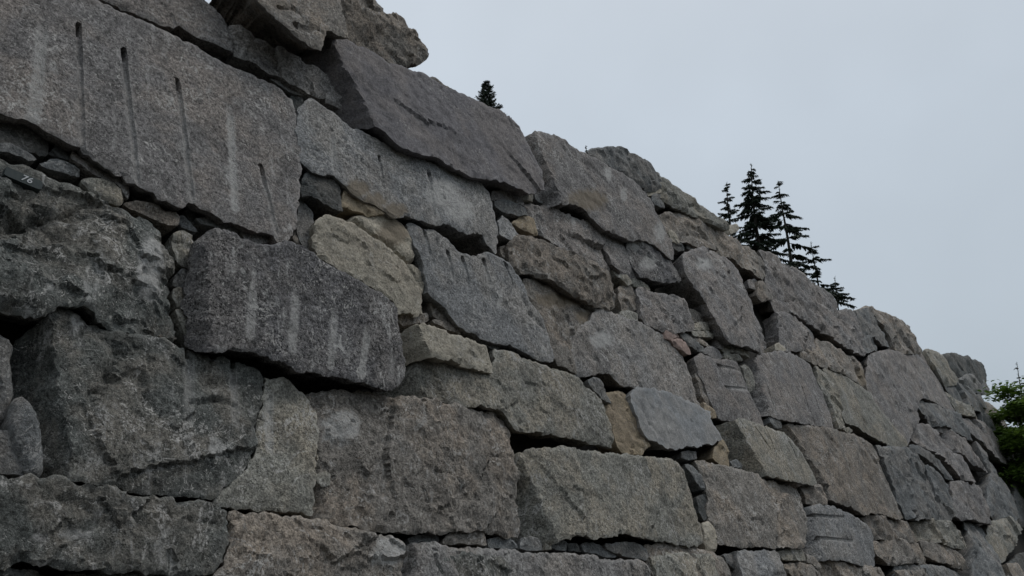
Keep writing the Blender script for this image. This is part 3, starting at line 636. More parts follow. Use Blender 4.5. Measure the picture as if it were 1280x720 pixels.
S('block','mauve',0.12,"936,452 946,448 955,443 968,441 976,439 985,442 995,443 1005,448 1015,455 1018,462 1023,476 1030,491 1036,506 1041,520 1043,534 1032,532 1018,530 1003,527 990,525 975,521 964,516 953,505 946,486 939,468","pock-marked grey block with fine upright lines in the right half of the wall", bends=[(946,448,964,514,940,480,1.2)], facet=0.5,
 grooves=[(961,482,975,525,0.03,0.02),(1004,486,1018,528,0.03,0.03),(1019,493,1031,532,0.03,0.035),(973,480,984,520,0.025,0.012)])
S('wedge','brown',0.04,"1000,437 1012,437 1020,437 1021,445 1020,455 1014,454 1004,446","brown stone sitting on the pock-marked block's right shoulder")
S('slab','olive',0.10,"1021,458 1030,461 1036,470 1042,485 1047,498 1050,512 1052,525 1053,533 1047,536 1044,528 1040,512 1034,497 1026,477","pale narrow upright slab right of the pock-marked block")
S('slab','brown',0.07,"1024,423 1036,428 1046,436 1058,443 1070,449 1081,453 1085,462 1083,475 1087,488 1080,482 1068,475 1055,465 1040,458 1028,455 1024,445","tan brown slab under the lower end of the huge sloping slab", tans=[(1078,470,8,12)])
S('slab','olive',0.06,"1033,461 1042,462 1056,469 1068,478 1080,486 1090,493 1095,505 1103,515 1115,528 1128,542 1137,554 1128,557 1115,555 1105,551 1092,544 1080,537 1070,529 1060,526 1056,517 1053,505 1048,490 1041,475","large streaky slab in the right half, above a slanting black crevice", facet=0.8, grooves=[(1050,475,1066,520,0.06,0.01,0.4)])
S('wedge','olive',0.0,"1055,536 1062,534 1068,538 1060,541","tiny pale stone in the left end of the slanting black crevice")
S('slab','mauve',0.10,"1049,389 1060,387 1069,388 1071,398 1076,410 1079,420 1076,423 1078,432 1083,439 1074,428 1064,416 1054,403","narrow ribbed slab at the skyline right of the lowest fir branches")
S('slab','slate',0.13,"1072,389 1085,387 1092,392 1100,402 1108,413 1115,424 1118,435 1110,433 1100,429 1093,419 1080,417 1076,405","ribbed dark slab at the skyline with a black notch beneath")
S('wedge','slate',0.04,"1078,424 1088,420 1093,427 1099,435 1094,437 1086,439 1081,432","dark stone under the ribbed slab's black notch")
S('boulder','brown',0.09,"1075,386 1084,383 1094,383 1101,388 1111,394 1120,399 1130,406 1139,412 1143,420 1147,426 1153,430 1158,438 1150,440 1140,441 1130,440 1121,436 1117,425 1109,411 1101,401 1094,390","rounded hump on the skyline, the first right of the firs", facet=1.3, round_=1.8)
S('slab','mauve',0.08,"1090,444 1098,441 1112,438 1122,440 1135,443 1150,442 1160,440 1167,452 1174,463 1181,476 1188,490 1195,502 1203,515 1191,511 1178,506 1165,500 1154,495 1149,498 1147,510 1149,522 1144,535 1139,551 1130,540 1118,525 1107,512 1099,502 1094,490 1090,478 1089,462","broad mauve slab filling the wall below the skyline hump", creases=[("1118,480 1130,500 1128,512",0.04,0.05),("1122,508 1140,515 1150,513",0.03,0.05),("1106,446 1118,475",0.03,0.03),("1148,492 1140,486",0.03,0.04)], facet=0.9, grooves=[(1103,455,1112,480,0.08,0.02)])
S('slab','slate',0.07,"1152,500 1165,505 1178,510 1190,515 1203,521 1208,530 1215,540 1222,548 1212,547 1200,540 1188,535 1177,531 1170,529 1161,519 1154,510","grey slab beneath the thin black crack at the right")
S('slab','mauve',0.09,"1147,520 1153,529 1162,531 1172,538 1180,552 1190,563 1205,575 1215,585 1224,597 1228,603 1215,600 1205,599 1198,592 1190,580 1180,570 1165,560 1155,550 1146,540","large overlapping slab with a hanging pointed tip at the right")
S('slab','slate',0.05,"1142,556 1150,557 1160,566 1170,575 1182,582 1190,592 1194,599 1185,598 1178,590 1170,582 1160,572 1150,564","narrow slab tucked under the left edge of the large overlapping slab")
S('slab','mauve',0.11,"1172,531 1180,537 1190,545 1203,551 1215,560 1225,570 1233,580 1237,588 1228,584 1215,577 1205,568 1195,562 1185,555 1178,545","thin overlapping slab higher than the hanging pointed tip")
S('slab','mauve',0.09,"1175,529 1185,535 1196,543 1208,550 1218,558 1221,562 1210,559 1200,551 1188,544 1178,536","thinnest of the overlapping slabs at the right, just under the grey slab")
S('slab','slate',0.06,"1097,557 1110,559 1125,560 1140,560 1149,559 1154,572 1159,588 1164,603 1169,620 1174,635 1177,647 1165,647 1150,647 1137,645 1129,630 1121,610 1113,590 1105,572","dark bluish smooth slab right of the large tan leaning block")
S('block','brown',0.16,"980,528 991,529 1002,531 1020,534 1040,537 1056,541 1070,544 1082,549 1093,556 1100,570 1108,588 1116,608 1124,628 1132,644 1125,647 1112,644 1100,640 1090,639 1080,642 1070,635 1058,629 1045,624 1032,618 1022,610 1012,592 1002,572 992,552 984,538","large tan grey leaning block in the lower right with a straight dark left side", bends=[(991,529,1039,619,985,560,1.4)], facet=0.5)
S('slab','slate',0.07,"1159,582 1168,585 1178,596 1186,606 1190,620 1192,635 1192,649 1181,648 1176,632 1171,615 1165,597","upright slate slab right of the dark bluish slab")
S('slab','mauve',0.05,"1190,604 1205,603 1217,609 1226,607 1230,620 1237,640 1239,654 1228,650 1215,647 1202,648 1196,640 1194,620","grey upright slab beneath the hanging pointed tip")
S('slab','slate',0.07,"1222,553 1232,566 1242,580 1252,590 1262,600 1268,615 1275,635 1273,645 1265,650 1255,650 1246,643 1240,630 1235,610 1239,600 1240,592 1232,576 1225,562","long greenish slab at the far right, running down to a black corner")
S('slab','mauve',0.10,"1207,521 1218,524 1230,531 1240,538 1248,548 1256,560 1262,572 1264,579 1256,577 1247,570 1238,560 1228,548 1218,538 1211,529","slab with a dark hanging end below the pale far-right boulder")
S('slab','olive',0.10,"1160,437 1164,436 1172,442 1182,451 1192,462 1202,472 1200,478 1190,480 1183,479 1177,470 1170,458 1164,446","pale smooth capstone on the skyline left of the dark squared block", round_=1.5)
S('boulder','dark',-0.10,"1176,445 1190,442 1200,444 1213,449 1225,450 1232,453 1234,462 1236,475 1225,478 1212,475 1203,472 1193,462 1183,452","dark squared boulder standing on the skyline beside the green tree", round_=1.6, depth=1.6)
S('boulder','slate',0.08,"1203,474 1210,469 1220,469 1227,476 1231,488 1228,492 1216,485 1207,480","rounded grey stone just under the dark squared boulder", round_=2)
S('wedge','slate',0.06,"1228,477 1234,474 1238,480 1239,492 1233,491","small upright stone at the right foot of the dark squared boulder")
S('slab','slate',0.07,"1185,481 1198,480 1210,483 1220,490 1228,497 1235,502 1234,508 1226,507 1229,514 1222,512 1212,505 1200,500 1192,491","bluish slab under the rounded grey stone at the far right")
S('slab','olive',0.06,"1188,489 1200,502 1212,508 1222,515 1225,522 1214,520 1204,514 1196,503","pale speckled slab right of the broad mauve slab's edge")
S('boulder','brown',0.12,"1232,503 1240,505 1248,511 1256,519 1262,530 1268,545 1270,552 1262,548 1255,542 1246,535 1240,525 1236,514","pale far-right boulder bulging toward the green tree", round_=2)
S('wedge','slate',0.05,"1226,516 1232,512 1240,526 1248,538 1240,536 1231,528","dark hollow stone left of the pale far-right boulder")
S('wedge','brown',0.04,"1254,549 1268,555 1262,560 1256,558","flat chip beneath the pale far-right boulder")
S('boulder','slate',0.10,"1262,561 1275,555 1300,552 1312,570 1300,580 1270,570","bluish green boulder at the right edge below the tree", round_=2)
S('boulder','dark',0.0,"1268,590 1310,583 1330,650 1282,655 1274,625","black boulder in the shadow at the right edge", round_=2)
S('slab','olive',0.07,"1241,653 1255,651 1268,644 1277,652 1273,670 1266,685 1261,699 1251,690 1244,671","greenish triangular slab in the lower right corner")
S('slab','slate',0.06,"1216,650 1232,653 1241,658 1244,675 1250,692 1261,703 1266,790 1221,790 1219,700 1217,675","tall slate slab left of the greenish triangular slab")
S('boulder','dark',0.0,"1268,702 1280,692 1330,690 1340,790 1268,790 1266,720","black boulder in the bottom right corner", round_=2)
S('block','blue',0.14,"1012,634 1014,634 1022,632 1035,633 1048,638 1060,641 1072,648 1085,655 1091,662 1094,675 1096,690 1096,704 1090,706 1075,705 1060,700 1045,697 1028,698 1016,692 1011,680 1010,660 1011,645","blue grey block with two near-horizontal grooves at the bottom right", bends=[(1018,648,1028,697,1012,680,1.1)], grooves=[(1018,644,1056,648,0.05,0.04),(1024,672,1065,677,0.05,0.045,0.4)], facet=0.7)
S('block','brown',0.05,"1085,646 1100,645 1115,648 1130,650 1142,651 1147,660 1152,671 1149,676 1138,675 1120,673 1105,672 1097,669 1093,660","brown block right of the two-grooved blue grey block, upper of two")
S('block','brown',0.08,"1100,677 1115,675 1130,676 1148,679 1155,685 1160,695 1161,702 1150,701 1135,702 1120,704 1111,702 1104,692","brown block right of the two-grooved blue grey block, lower of two")
S('slab','olive',0.12,"1144,651 1155,649 1175,650 1190,653 1203,656 1212,663 1215,672 1213,680 1205,684 1192,683 1180,678 1168,674 1160,670 1152,664","lumpy overhanging stone above a black hollow at the lower right", facet=1.5, round_=1.5)
S('slab','brown',0.05,"1156,676 1168,677 1180,682 1192,688 1205,693 1213,699 1215,706 1208,709 1195,707 1180,701 1170,696 1163,689","brown slab under the lumpy overhanging stone")
S('slab','brown',0.06,"1031,700 1045,701 1060,705 1075,709 1095,711 1110,711 1119,719 1121,790 1031,790 1029,730","dark brown stone at the bottom edge beneath the two-grooved blue grey block")
S('slab','slate',0.05,"1123,709 1140,707 1160,708 1180,710 1200,714 1214,718 1218,790 1126,790 1123,725","slate stone at the bottom edge left of the tall slate slab")
S('block','brown',0.11,"878,574 888,575 900,580 914,583 925,587 938,591 948,595 960,601 975,604 990,607 1002,609 1006,620 1008,640 1010,660 1009,672 1006,681 995,683 980,682 965,683 950,680 935,681 920,679 909,675 902,668 897,655 895,640 894,620 890,605 884,590","pinkish brown block in the lower row left of the two-grooved blue grey block", facet=0.8)
S('wedge','ochre',0.05,"894,561 900,551 904,548 908,558 912,572 912,582 900,579 893,572","tan pointed stone standing on the pinkish brown block's left corner")
S('wedge','slate',0.0,"857,581 865,583 875,593 885,606 888,615 878,611 868,598","leaning dark stone right of the sharp-edged olive block")
S('wedge','dark',-0.02,"872,622 885,617 891,626 887,640 881,649 876,640","black stone in the joint right of the sharp-edged olive block")
S('wedge','tan',0.08,"882,652 890,651 895,660 898,672 897,687 888,687 884,678 884,665","pale rounded upright stone at the lower right corner of the sharp-edged olive block", round_=2)
S('wedge','slate',0.02,"853,566 862,563 870,564 871,573 860,574 853,572","small cube-like stone under the lower edge of the pale blue slab")
S('wedge','slate',0.02,"914,576 922,574 928,580 928,585 918,583","small grey stone right of the tan pointed stone")
S('block','olive',0.20,"904,532 912,527 920,527 928,525 940,528 955,533 970,538 982,541 989,548 999,560 1009,575 1017,588 1023,602 1018,604 1005,602 990,599 975,596 962,593 950,589 938,580 926,568 914,553 906,542","leaning olive block scored with thin black lines and a broad dark left side", bends=[(920,527,957,588,912,552,1.3)], facet=0.5, depth=0.7,
 grooves=[(945,534,964,561,0.02,0.02),(957,533,972,572,0.02,0.02),(985,545,998,574,0.02,0.025),(926,525,933,536,0.02,0.02)])
S('wedge','slate',0.02,"962,521 970,523 976,527 978,534 970,534 963,528","small dark stone at the left foot of the pock-marked block")
S('block','brown',0.08,"1004,609 1015,607 1027,609 1032,618 1033,629 1020,631 1011,628 1007,618","small rounded brown block on top of the two-grooved blue grey block", depth=0.4)
S('wedge','olive',0.03,"976,689 990,688 1007,686 1008,699 995,700 980,698","flat olive stone below the pinkish brown block's right corner")
S('wedge','brown',0.04,"984,706 1000,704 1018,707 1028,715 1015,720 995,722 987,716","brown flat stone at the bottom edge right of the pale blue grey one")
S('wedge','brown',0.0,"1010,692 1020,698 1028,708 1022,710 1011,702","slanted brown stone left of the two-grooved blue grey block's foot")
S('wedge','slate',0.0,"906,694 922,689 925,703 930,714 920,711 910,703","dark stone on the left side of the pale bluish block at the bottom edge")
# ---- bottom row
S('slab','grey',0.10,"509,683 516,678 525,677 535,678 550,678 560,681 568,684 590,683 610,685 640,686 660,689 700,691 725,693 745,694 755,698 775,700 800,700 807,704 813,712 820,725 824,790 510,790 509,720 507,700","long speckled grey slab along the bottom edge under the brown stained block", bends=[(524,677,527,790,512,720,1.1)], facet=0.7, flours=[(603,705,5,25)])
S('slab','brown',0.09,"813,681 825,679 840,681 860,684 880,689 895,692 905,699 911,708 918,725 922,790 838,790 824,722 817,702","brown slab at the bottom edge under the sharp-edged olive block", facet=0.8)
S('block','blue',0.11,"925,689 935,690 950,689 971,689 976,700 981,715 989,730 1000,790 937,790 932,720 928,705","pale bluish block at the bottom edge right of the brown slab")
S('wedge','brown',0.06,"556,677 562,669 574,666 590,664 605,663 607,672 608,680 595,679 575,677 562,678","brown brick-like stone lying on the long bottom slab")
S('wedge','slate',0.0,"511,673 525,669 540,669 550,671 553,676 540,677 525,676 513,680","flat dark stone left of the brown brick-like stone")
S('wedge','slate',0.0,"611,675 625,671 635,673 645,680 648,684 630,684 612,683","flat dark stone right of the brown brick-like stone")
S('wedge','slate',0.02,"653,674 662,671 675,672 679,675 679,686 665,687 652,684","larger slate stone of the bottom joint, left of the narrow one")
S('wedge','olive',0.02,"681,674 688,674 688,687 681,687","narrow upright stone in the joint below the sharp-edged olive block")
S('wedge','slate',0.01,"691,676 705,675 708,678 708,687 695,687 690,684","dark stone right of the narrow upright stone in the bottom joint")
S('wedge','dark',0.0,"710,679 722,680 727,689 712,688","black stone in the middle of the bottom joint")
S('wedge','slate',0.02,"728,681 740,679 752,681 757,685 768,690 773,694 760,695 745,690 731,689","long dark stone in the bottom joint, left of the flat-topped one")
S('wedge','slate',0.04,"757,682 770,680 785,679 800,681 808,686 811,694 808,699 795,696 782,693 768,689","flat-topped stone at the right end of the bottom joint")
S('wedge','olive',0.02,"396,569 402,567 400,580 397,590","thin chip in the vertical joint left of the brown stained block")
S('wedge','olive',0.05,"396,593 408,589 413,593 413,605 405,608 398,602","little round stone in the vertical joint left of the brown stained block")

# ------------------------------------------------------------------ the number painted on its dark patch
def lay_on_plane(o, px, py, p, roll=0.0):
    from mathutils import Matrix
    w = unproj(px, py, p)
    M = Matrix((T, UPS, NRM)).transposed().to_4x4() @ Matrix.Rotation(roll, 4, 'Z')
    M.translation = w
    o.matrix_world = M
    return o
def front_height(stone_obj, px, py, p):
    w = unproj(px, py, p) ; a, b, _ = to_plane(w)
    best = None
    org = stone_obj.location
    hs = []
    for v in stone_obj.data.vertices:
        q = to_plane(Vector(v.co) + org)
        d = (q[0] - a) ** 2 + (q[1] - b) ** 2
        if d < 0.09 ** 2: hs.append(q[2])
    return max(hs) if hs else p
st, _, pp = [f for f in ALL_FOOT if "carrying the small painted 76" in f[0]["label"]][0]
bpy.context.view_layer.update()
hh = front_height(st, 31, 224, pp)
pw, ph = 0.115, 0.038
vv, ff = [], []
nseg = 16
for k in range(nseg):
    a = 2 * math.pi * k / nseg
    x = pw * math.copysign(abs(math.cos(a)) ** 0.28, math.cos(a)); y = ph * math.copysign(abs(math.sin(a)) ** 0.28, math.sin(a))
    j = 1 + 0.06 * noise.noise(Vector((x * 30, y * 30, 3)))
    vv.append((x * j, y * j, 0.0)); 
for k in range(nseg): vv.append((vv[k][0] * 1.02, vv[k][1] * 1.02, -0.05))
ff.append(tuple(range(nseg)))
for k in range(nseg): ff.append(((k + 1) % nseg, k, nseg + k, nseg + (k + 1) % nseg))
plate = mesh_obj("number_plate", vv, ff, M_PLATE)
lay_on_plane(plate, 30, 223, hh + 0.004, R(-8))
wmx = plate.matrix_world.copy(); plate.parent = st; plate.matrix_parent_inverse.identity()
plate.matrix_local = st.matrix_world.inverted() @ wmx
tcv = bpy.data.curves.new("painted_number", 'FONT'); tcv.body = "76"; tcv.size = 0.070; tcv.extrude = 0.001; tcv.offset = 0.0006
tcv.align_x = 'CENTER'; tcv.align_y = 'CENTER'; tcv.shear = 0.2
tcv.materials.append(M_WHITE)
tmp = bpy.data.objects.new("tmp_number", tcv); COL.objects.link(tmp); bpy.context.view_layer.update()
tme = bpy.data.meshes.new_from_object(tmp.evaluated_get(bpy.context.evaluated_depsgraph_get()))
tme.name = "painted_number"
txt = bpy.data.objects.new("painted_number", tme); COL.objects.link(txt); bpy.data.objects.remove(tmp)
txt.parent = plate; txt.location = (0.015, 0, 0.003)

# ------------------------------------------------------------------ earth core, terrace behind, ground
SIL = pts("-700,-520 -80,-160 200,-20 300,0 400,30 480,60 500,92 540,118 590,140 640,165 700,190 760,222 830,250 900,300 960,335 1040,395 1100,400 1150,445 1200,495 1235,530 1268,580")
core_top = [to_plane(unproj(x, y + 10, -0.25))[:2] for x, y in SIL]
vv, ff = [], []
lowb = to_plane(Vector((0, 0, 0)))[1]
nT = len(core_top)
fine = []
for (a0, b0), (a1, b1) in zip(core_top[:-1], core_top[1:]):
    k = max(1, int((a1 - a0) / 0.35))
    for j in range(k): fine.append((a0 + (a1 - a0) * j / k, b0 + (b1 - b0) * j / k))
fine.append(core_top[-1])
base_b = (-EYE - 0.3) / UPS.z
NV = 22
for i, (a, b) in enumerate(fine):
    for j in range(NV + 1):
        bb = base_b + (b - 0.12 - base_b) * j / NV
        f = noise.fractal(Vector((a * 1.5, bb * 1.5, 4)), 0.8, 2, 4)
        vv.append(from_plane(a, bb, -0.34 + 0.10 * f))
    top = vv[-1]
    vv.append(Vector((top.x, top.y, top.z)) - NH * 1.2 + Vector((0, 0, 0.0)))
    vv.append(Vector((top.x, top.y, -0.4)) - NH * 2.0)
Mx = NV + 3
for i in range(len(fine) - 1):
    for j in range(Mx - 1):
        a = i * Mx + j; b = (i + 1) * Mx + j
        ff.append((a, b, b + 1, a + 1))
core = mesh_obj("earth_bank", vv, ff, M_EARTH, smooth=True)
tag(core, kind="structure")

# terrace behind the wall top: one strip following the crest, nearly level
prof = []
for i, (a, b) in enumerate(fine[::3]):
    w = from_plane(a, b - 0.15, -0.4); prof.append(w)
vv, ff = [], []
NB = 14
for w in prof:
    for j in range(NB):
        d = 0.2 + (j / (NB - 1)) ** 2 * 40
        z = w.z - 0.25 - 0.02 * d
        q = w - NH * d
        vv.append((q.x, q.y, z + 0.15 * noise.noise(Vector((q.x * .4, q.y * .4, 0)))))
for i in range(len(prof) - 1):
    for j in range(NB - 1):
        a = i * NB + j; b = (i + 1) * NB + j
        ff.append((a, a + 1, b + 1, b))
terr = mesh_obj("hillside", vv, ff, M_TERRACE, smooth=True); tag(terr, kind="structure")
g = 900
vv, ff = [], []
NG = 60
for i in range(NG + 1):
    for j in range(NG + 1):
        u = (i / NG * 2 - 1); v = (j / NG * 2 - 1)
        x = g * u * abs(u) ** 1.8; y = g * v * abs(v) ** 1.8
        vv.append((x, y, 0.04 * noise.noise(Vector((x * .6, y * .6, 1)))))
for i in range(NG):
    for j in range(NG):
        a = i * (NG + 1) + j; ff.append((a, a + NG + 1, a + NG + 2, a + 1))
gr = mesh_obj("ground", vv, ff, M_GROUND, smooth=True); tag(gr, kind="structure")

# added unseen slope behind the viewpoint: blocks low sky light to darken the undersides
vv, ff = [], []
for i in range(41):
    an = R(60) + R(240) * i / 40
    for j in range(7):
        r_ = 22 + j * 7; z = -0.3 + j * 2.6 * (1 + 1.3 * max(0.0, math.sin(max(0.0, min(1.0, (math.degrees(an) - 165) / 135)) * math.pi))) + (1.6 * noise.noise(Vector((i * .9, j * .8, 2))) if j else 0)  # raised on one side to darken the left-facing facets
        vv.append((math.sin(an) * r_, math.cos(an) * r_, z))
for i in range(40):
    for j in range(6):
        a = i * 7 + j; ff.append((a, a + 7, a + 8, a + 1))
sl = mesh_obj("hillside", vv, ff, M_TERRACE, smooth=True); tag(sl, kind="structure")  # added only as a blocker of low sky light

# foundation courses below the picture, down to the ground
lr = random.Random(11)
a = -3.2; bcur = {}
def foot_low(a0, a1):
    lows = []
    for _, V, _p in FRONTS:
        m = (V[:, 0] > a0 - 0.1) & (V[:, 0] < a1 + 0.1)
        if m.any(): lows.append(V[m][:, 1].min())
    return min(lows) if lows else -0.2
FRONTS = list(ALL_FOOT)
a = -3.0
amax = to_plane(unproj(1262, 700))[0]
while a < amax:
    wdt = lr.uniform(1.2, 2.0)
    top = -0.06
    low = [V[(V[:, 0] > a) & (V[:, 0] < a + wdt)][:, 1] for _, V, _p in FRONTS]
    low = [l.min() for l in low if len(l)]
    if low: top = min(low) - 0.05
    botb = -EYE / UPS.z - 0.12
    if top - botb > 0.35:
        h = top - botb
        rows = 2 if h > 0.9 else 1
        for r_ in range(rows):
            b0, b1 = botb + h * r_ / rows + 0.02, botb + h * (r_ + 1) / rows - 0.02
            j = lambda: lr.uniform(-0.03, 0.03)
            q = [(a + .02 + j(), b0 + j()), (a + wdt * .5, b0 + j()), (a + wdt - .02 + j(), b0 + j()), (a + wdt - .02 + j(), (b0 + b1) / 2), (a + wdt - .02 + j(), b1 + j()), (a + wdt * .5, b1 + j()), (a + .02 + j(), b1 + j()), (a + j(), (b0 + b1) / 2)]
            stone('block', lr.choice(['brown', 'slate', 'olive', 'vignetted']), 0.08 + j(), "", "foundation block of the wall below the photographed courses, down at the gravel", plane_xy=q, group="foundation blocks along the foot of the wall", depth=0.6)
    a += wdt

# ------------------------------------------------------------------ conifers on the terrace
def tube(vv, ff, path, radii, n=6):
    base = len(vv)
    for i, (p, r) in enumerate(zip(path, radii)):
        d = (path[min(i + 1, len(path) - 1)] - path[max(i - 1, 0)]).normalized()
        u = d.orthogonal().normalized(); w = d.cross(u)
        for k in range(n):
            t = 2 * math.pi * k / n; vv.append(p + (u * math.cos(t) + w * math.sin(t)) * r)
    for i in range(len(path) - 1):
        for k in range(n):
            a = base + i * n + k; b = base + i * n + (k + 1) % n
            ff.append((a, b, b + n, a + n))

def conifer(name, label, base, top_z, radius, bare=0.1, droop=0.3, dense=1.0, seed=1, lean=(0, 0), gap=0.0, needle=0.09, group="fir trees growing on the hillside above the wall", aspect=1.0, spread_pow=0.8):
    lr = random.Random(seed)
    H = top_z - base.z
    root = empty(name, base)
    tag(root, label, "fir tree", group)
    tv, tf = [], []
    path = []; rad = []
    for i in range(13):
        t = i / 12
        path.append(Vector((lean[0] * t * t * H + 0.01 * H * math.sin(t * 7 + seed) * t, lean[1] * t * t * H, t * H))); rad.append(max(0.006, 0.016 * H * (1 - t) ** 0.9 + 0.004))
    tube(tv, tf, path, rad)
    def axis(t):
        k = min(11, int(t * 12)); f = t * 12 - k
        return path[k].lerp(path[k + 1], f)
    nv, nf = [], []
    t = bare
    step = 0.045 / dense
    while t < 0.985:
        R_ = radius * (1 - (t - bare) / (1 - bare)) ** spread_pow * lr.uniform(0.75, 1.12) + 0.03 * radius
        nb = lr.choice([4, 5, 5, 6]) if dense > 0.7 else lr.choice([3, 4, 4])
        a0 = lr.random() * 6.28
        for b in range(nb):
            if lr.random() < gap: continue
            an = a0 + 6.28 * b / nb + lr.uniform(-.35, .35)
            L = R_ * lr.uniform(0.6, 1.15)
            st_ = axis(min(0.99, t + lr.uniform(-.4, .4) * step))
            d = Vector((math.cos(an), math.sin(an), 0)); side = Vector((-d.y, d.x, 0))
            bp, br = [], []
            ns = 7
            up0 = 0.18 - droop * 0.3
            for i in range(ns):
                s = i / (ns - 1)
                z = L * (up0 * s - droop * s * s * 1.0 + 0.10 * s ** 4)
                bp.append(st_ + d * L * s + side * L * 0.06 * math.sin(s * 4 + an) + Vector((0, 0, z))); br.append(max(0.0025, 0.011 * L * (1 - s) + 0.002))
            tube(tv, tf, bp, br, 4)
            # twigs with needle blades
            ntw = max(6, int(L / (needle * 0.26)))
            for i in range(ntw):
                s = 0.12 + 0.88 * (i + lr.random()) / ntw
                k = min(ns - 2, int(s * (ns - 1))); f = s * (ns - 1) - k
                c = bp[k].lerp(bp[k + 1], min(1, f))
                for sg in (-1, 1):
                    tl = needle * lr.uniform(0.8, 2.4) * (1.15 - s * 0.75) * (0.6 + min(1.2, L))
                    dr = (d * lr.uniform(0.35, 0.9) + side * sg * lr.uniform(0.5, 1.0) + Vector((0, 0, -droop * lr.uniform(0.4, 1.6)))).normalized()
                    wv_ = dr.cross(Vector((0, 0, 1))).normalized() * tl * 0.13 + Vector((0, 0, tl * 0.10 * lr.uniform(-1, 1)))
                    m1 = c + dr * tl * 0.5; e = c + dr * tl + Vector((0, 0, -tl * 0.25 * (0.3 + droop)))
                    i0 = len(nv); nv.extend([c, m1 + wv_ * 1.6, e, m1 - wv_ * 1.6]); nf.append((i0, i0 + 1, i0 + 2, i0 + 3))
                    # short needles off the twig, standing out
                    for q in range(5):
                        s2 = lr.random(); pc = c.lerp(e, s2)
                        nd_ = Vector((lr.uniform(-1, 1), lr.uniform(-1, 1), lr.uniform(-1.0, .7))).normalized() * needle * lr.uniform(.35, .7)
                        wq = nd_.cross(dr).normalized() * needle * 0.13
                        i0 = len(nv); nv.extend([pc - wq, pc + wq, pc + nd_]); nf.append((i0, i0 + 1, i0 + 2))
        t += step * lr.uniform(0.75, 1.3)
    # leader
    for q in range(int(26 * dense)):
        s = lr.uniform(0.93, 1.0); pc = axis(min(0.999, s))
        nd_ = Vector((lr.uniform(-1, 1), lr.uniform(-1, 1), lr.uniform(.2, 1.2))).normalized() * needle * lr.uniform(.6, 1.1)
        wq = Vector((0.3, .7, .1)).cross(nd_).normalized() * needle * 0.10
        i0 = len(nv); nv.extend([pc - wq, pc + wq, pc + nd_]); nf.append((i0, i0 + 1, i0 + 2))
    mesh_obj("trunk", tv, tf, M_BARK, root, smooth=True)
    mesh_obj("crown", nv, nf, M_NEEDLE, root)
    return root

def place(px, ytop, back):
    """point of the line of sight px,ytop lying `back` metres behind the wall face"""
    d = ray(px, ytop)
    t = ((O0 - NH * back) - C0).dot(NH) / d.dot(NH)
    return C0 + d * t
def crest_z(w):
    a = (w - O0).dot(T)
    best = min(prof, key=lambda q: abs((q - O0).dot(T) - a))
    return best.z - 0.25

def fir(px, ytop, back, halfw_px, label, **kw):
    w = place(px, ytop, back); vis = kw.pop('vis', None)
    dist = (w - C0).length
    cz = crest_z(w) - 0.02 * back - 0.1
    rad_ = halfw_px * dist / FPX
    if vis:
        H = w.z - cz; f = min(1.0, (vis * dist / FPX) / H)
        rad_ = min(kw.pop('cap', 2.0), rad_ / f ** kw.get('spread_pow', 0.8))
    return conifer(kw.pop('name', 'fir_tree'), label, Vector((w.x, w.y, cz)), w.z, rad_, **kw)

fir(608, 101, 1.55, 10.5, "small bushy fir seedling alone on the crest left of the tall slabs", bare=0.36, droop=-0.1, dense=1.1, seed=3, vis=32, needle=0.035, spread_pow=0.75)
fir(733, 182, 1.6, 4, "tiny bare fir tip peeping over the tall leaning slab", bare=0.3, droop=0.0, dense=0.5, seed=4, needle=0.02)
fir(906, 228, 3.0, 17, "shortest fir of the cluster, leftmost and narrow", bare=0.05, droop=0.25, dense=1.0, seed=5, needle=0.055, gap=0.15, lean=(0.02, 0), vis=55)
fir(938, 206, 4.0, 33, "tallest fir of the cluster with a dense narrow crown", bare=0.02, droop=0.35, dense=1.35, seed=6, vis=95, needle=0.085, spread_pow=0.75)
fir(975, 226, 4.2, 62, "open layered fir with long drooping branches right of the tallest one", bare=0.02, droop=0.42, dense=0.8, cap=2.2, seed=17, vis=100, needle=0.08, gap=0.18, spread_pow=0.85)
fir(1015, 303, 4.0, 46, "low fir with two long flat branches, fourth in the cluster", bare=0.02, droop=0.30, cap=2.0, dense=0.55, seed=23, vis=50, needle=0.08, gap=0.25)
fir(1043, 346, 4.2, 50, "lowest fir at the right end of the cluster, only its branch tips showing", bare=0.02, droop=0.30, cap=1.7, dense=0.55, seed=31, vis=30, needle=0.08, gap=0.2)

# ------------------------------------------------------------------ heather on the crest behind the smooth slab
hv, hf = [], []
lr = random.Random(5)
for px, py in [(606,131),(612,133),(619,135),(626,137),(632,140),(638,145),(643,150)]:
    w = unproj(px, py + 3, 0.05)
    for i in range(120):
        c = w + T * lr.uniform(-.07, .07) - NH * lr.uniform(0, .22) + Vector((0, 0, lr.uniform(-.05, .035)))
        n_ = Vector((lr.uniform(-1, 1), lr.uniform(-1, 1), lr.uniform(-.2, 1))).normalized() * lr.uniform(.015, .035)
        q = n_.orthogonal().normalized() * 0.007
        i0 = len(hv); hv.extend([c - q, c + q, c + n_]); hf.append((i0, i0 + 1, i0 + 2))
h = mesh_obj("heather", hv, hf, M_HEATH); tag(h, "dark heather matted on the crest under the small fir", "heather", kind="stuff")

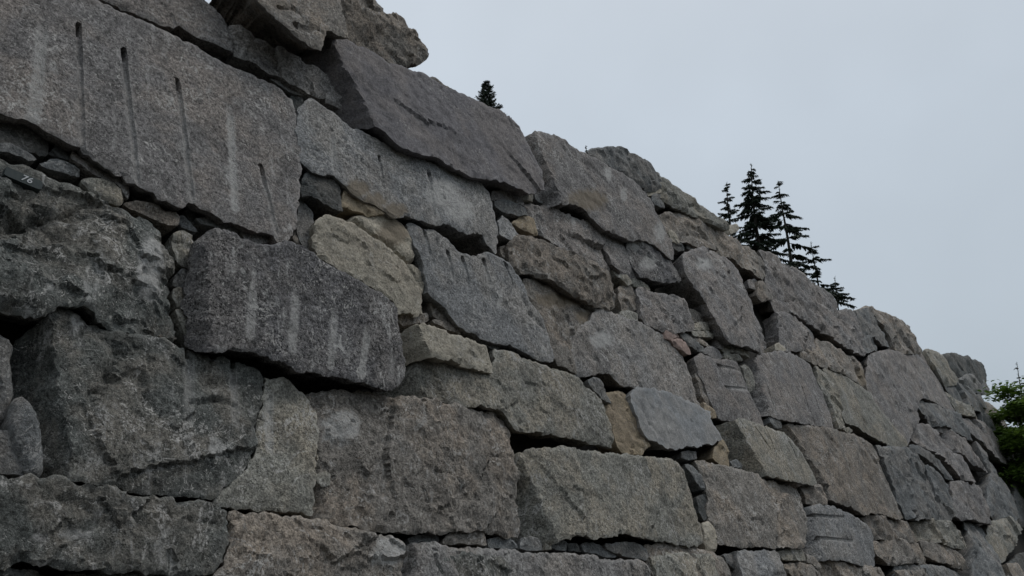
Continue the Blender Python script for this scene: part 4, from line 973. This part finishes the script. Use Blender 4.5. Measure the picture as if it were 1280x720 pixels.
# ------------------------------------------------------------------ broadleaf tree at the far end of the wall
def leafy_tree(name, label, base, height, rad, seed, nleaf, leaf, lowf=0.35):
    lr = random.Random(seed)
    root = empty(name, base); tag(root, label, "tree", "broadleaf trees beyond the far end of the wall")
    tv, tf = [], []
    tube(tv, tf, [Vector((0, 0, 0)), Vector((.05, 0, height * .25)), Vector((-.05, .1, height * .5)), Vector((0.1, 0, height * .8))], [.14, .11, .08, .03], 8)
    lv, lf = [], []
    clumps = []
    for k in range(150):
        th = lr.random() * 6.283; zz = lr.uniform(-1, 1); r = lr.uniform(.45, 1.0)
        hz = math.sqrt(1 - zz * zz)
        c = Vector((math.cos(th) * hz * rad * r, math.sin(th) * hz * rad * r, height * (lowf + (1 - lowf) / 2) + zz * r * height * (1 - lowf) / 2 * 0.93))
        clumps.append((c, lr.uniform(.22, .5) * rad * .5))
        tube(tv, tf, [Vector((0, 0, c.z * .55)), Vector((c.x * .5, c.y * .5, c.z * .82)), c], [.035, .02, .006], 5)
    per = nleaf // len(clumps)
    for c, r in clumps:
        for i in range(per):
            v = Vector((lr.gauss(0, 1), lr.gauss(0, 1), lr.gauss(0, .45)))
            p = c + v * r * 0.62
            up = Vector((lr.uniform(-.6, .6), lr.uniform(-.6, .6), 1)).normalized()
            a = up.orthogonal().normalized(); a = (a * math.cos(i) + up.cross(a) * math.sin(i)); b = up.cross(a)
            s = leaf * lr.uniform(.6, 1.3)
            i0 = len(lv)
            lv.extend([p - a * s, p - a * s * .25 + b * s * .55, p + a * s * .45 + b * s * .42 - up * s * .12, p + a * s - up * s * .35, p + a * s * .45 - b * s * .42 - up * s * .12, p - a * s * .25 - b * s * .55])
            lf.append(tuple(range(i0, i0 + 6)))
    mesh_obj("trunk", tv, tf, M_BARK, root, smooth=True)
    mesh_obj("crown", lv, lf, M_LEAF, root)
    return root
def ground_pt(px, dist):
    d = ray(px, 500); d.z = 0; d.normalize(); return Vector((d.x * dist, d.y * dist, 0))
leafy_tree("broadleaf_tree", "bright green leafy tree beyond the wall at the right edge", ground_pt(1277, 33), 8.2, 2.0, 2, 70000, 0.085, 0.02)
leafy_tree("broadleaf_tree", "second leafy tree behind the green one, mostly outside the photo", ground_pt(1318, 37), 8.4, 2.6, 9, 40000, 0.10, 0.02)
fx = ground_pt(1279, 40)
conifer("fir_tree", "distant thin fir tip above the green tree at the right edge", fx, (C0 + ray(1279, 452) * (fx.length / Vector((ray(1279, 452).x, ray(1279, 452).y)).length)).z, 0.8, bare=0.2, droop=0.2, dense=0.8, seed=44, needle=0.10, gap=0.2)
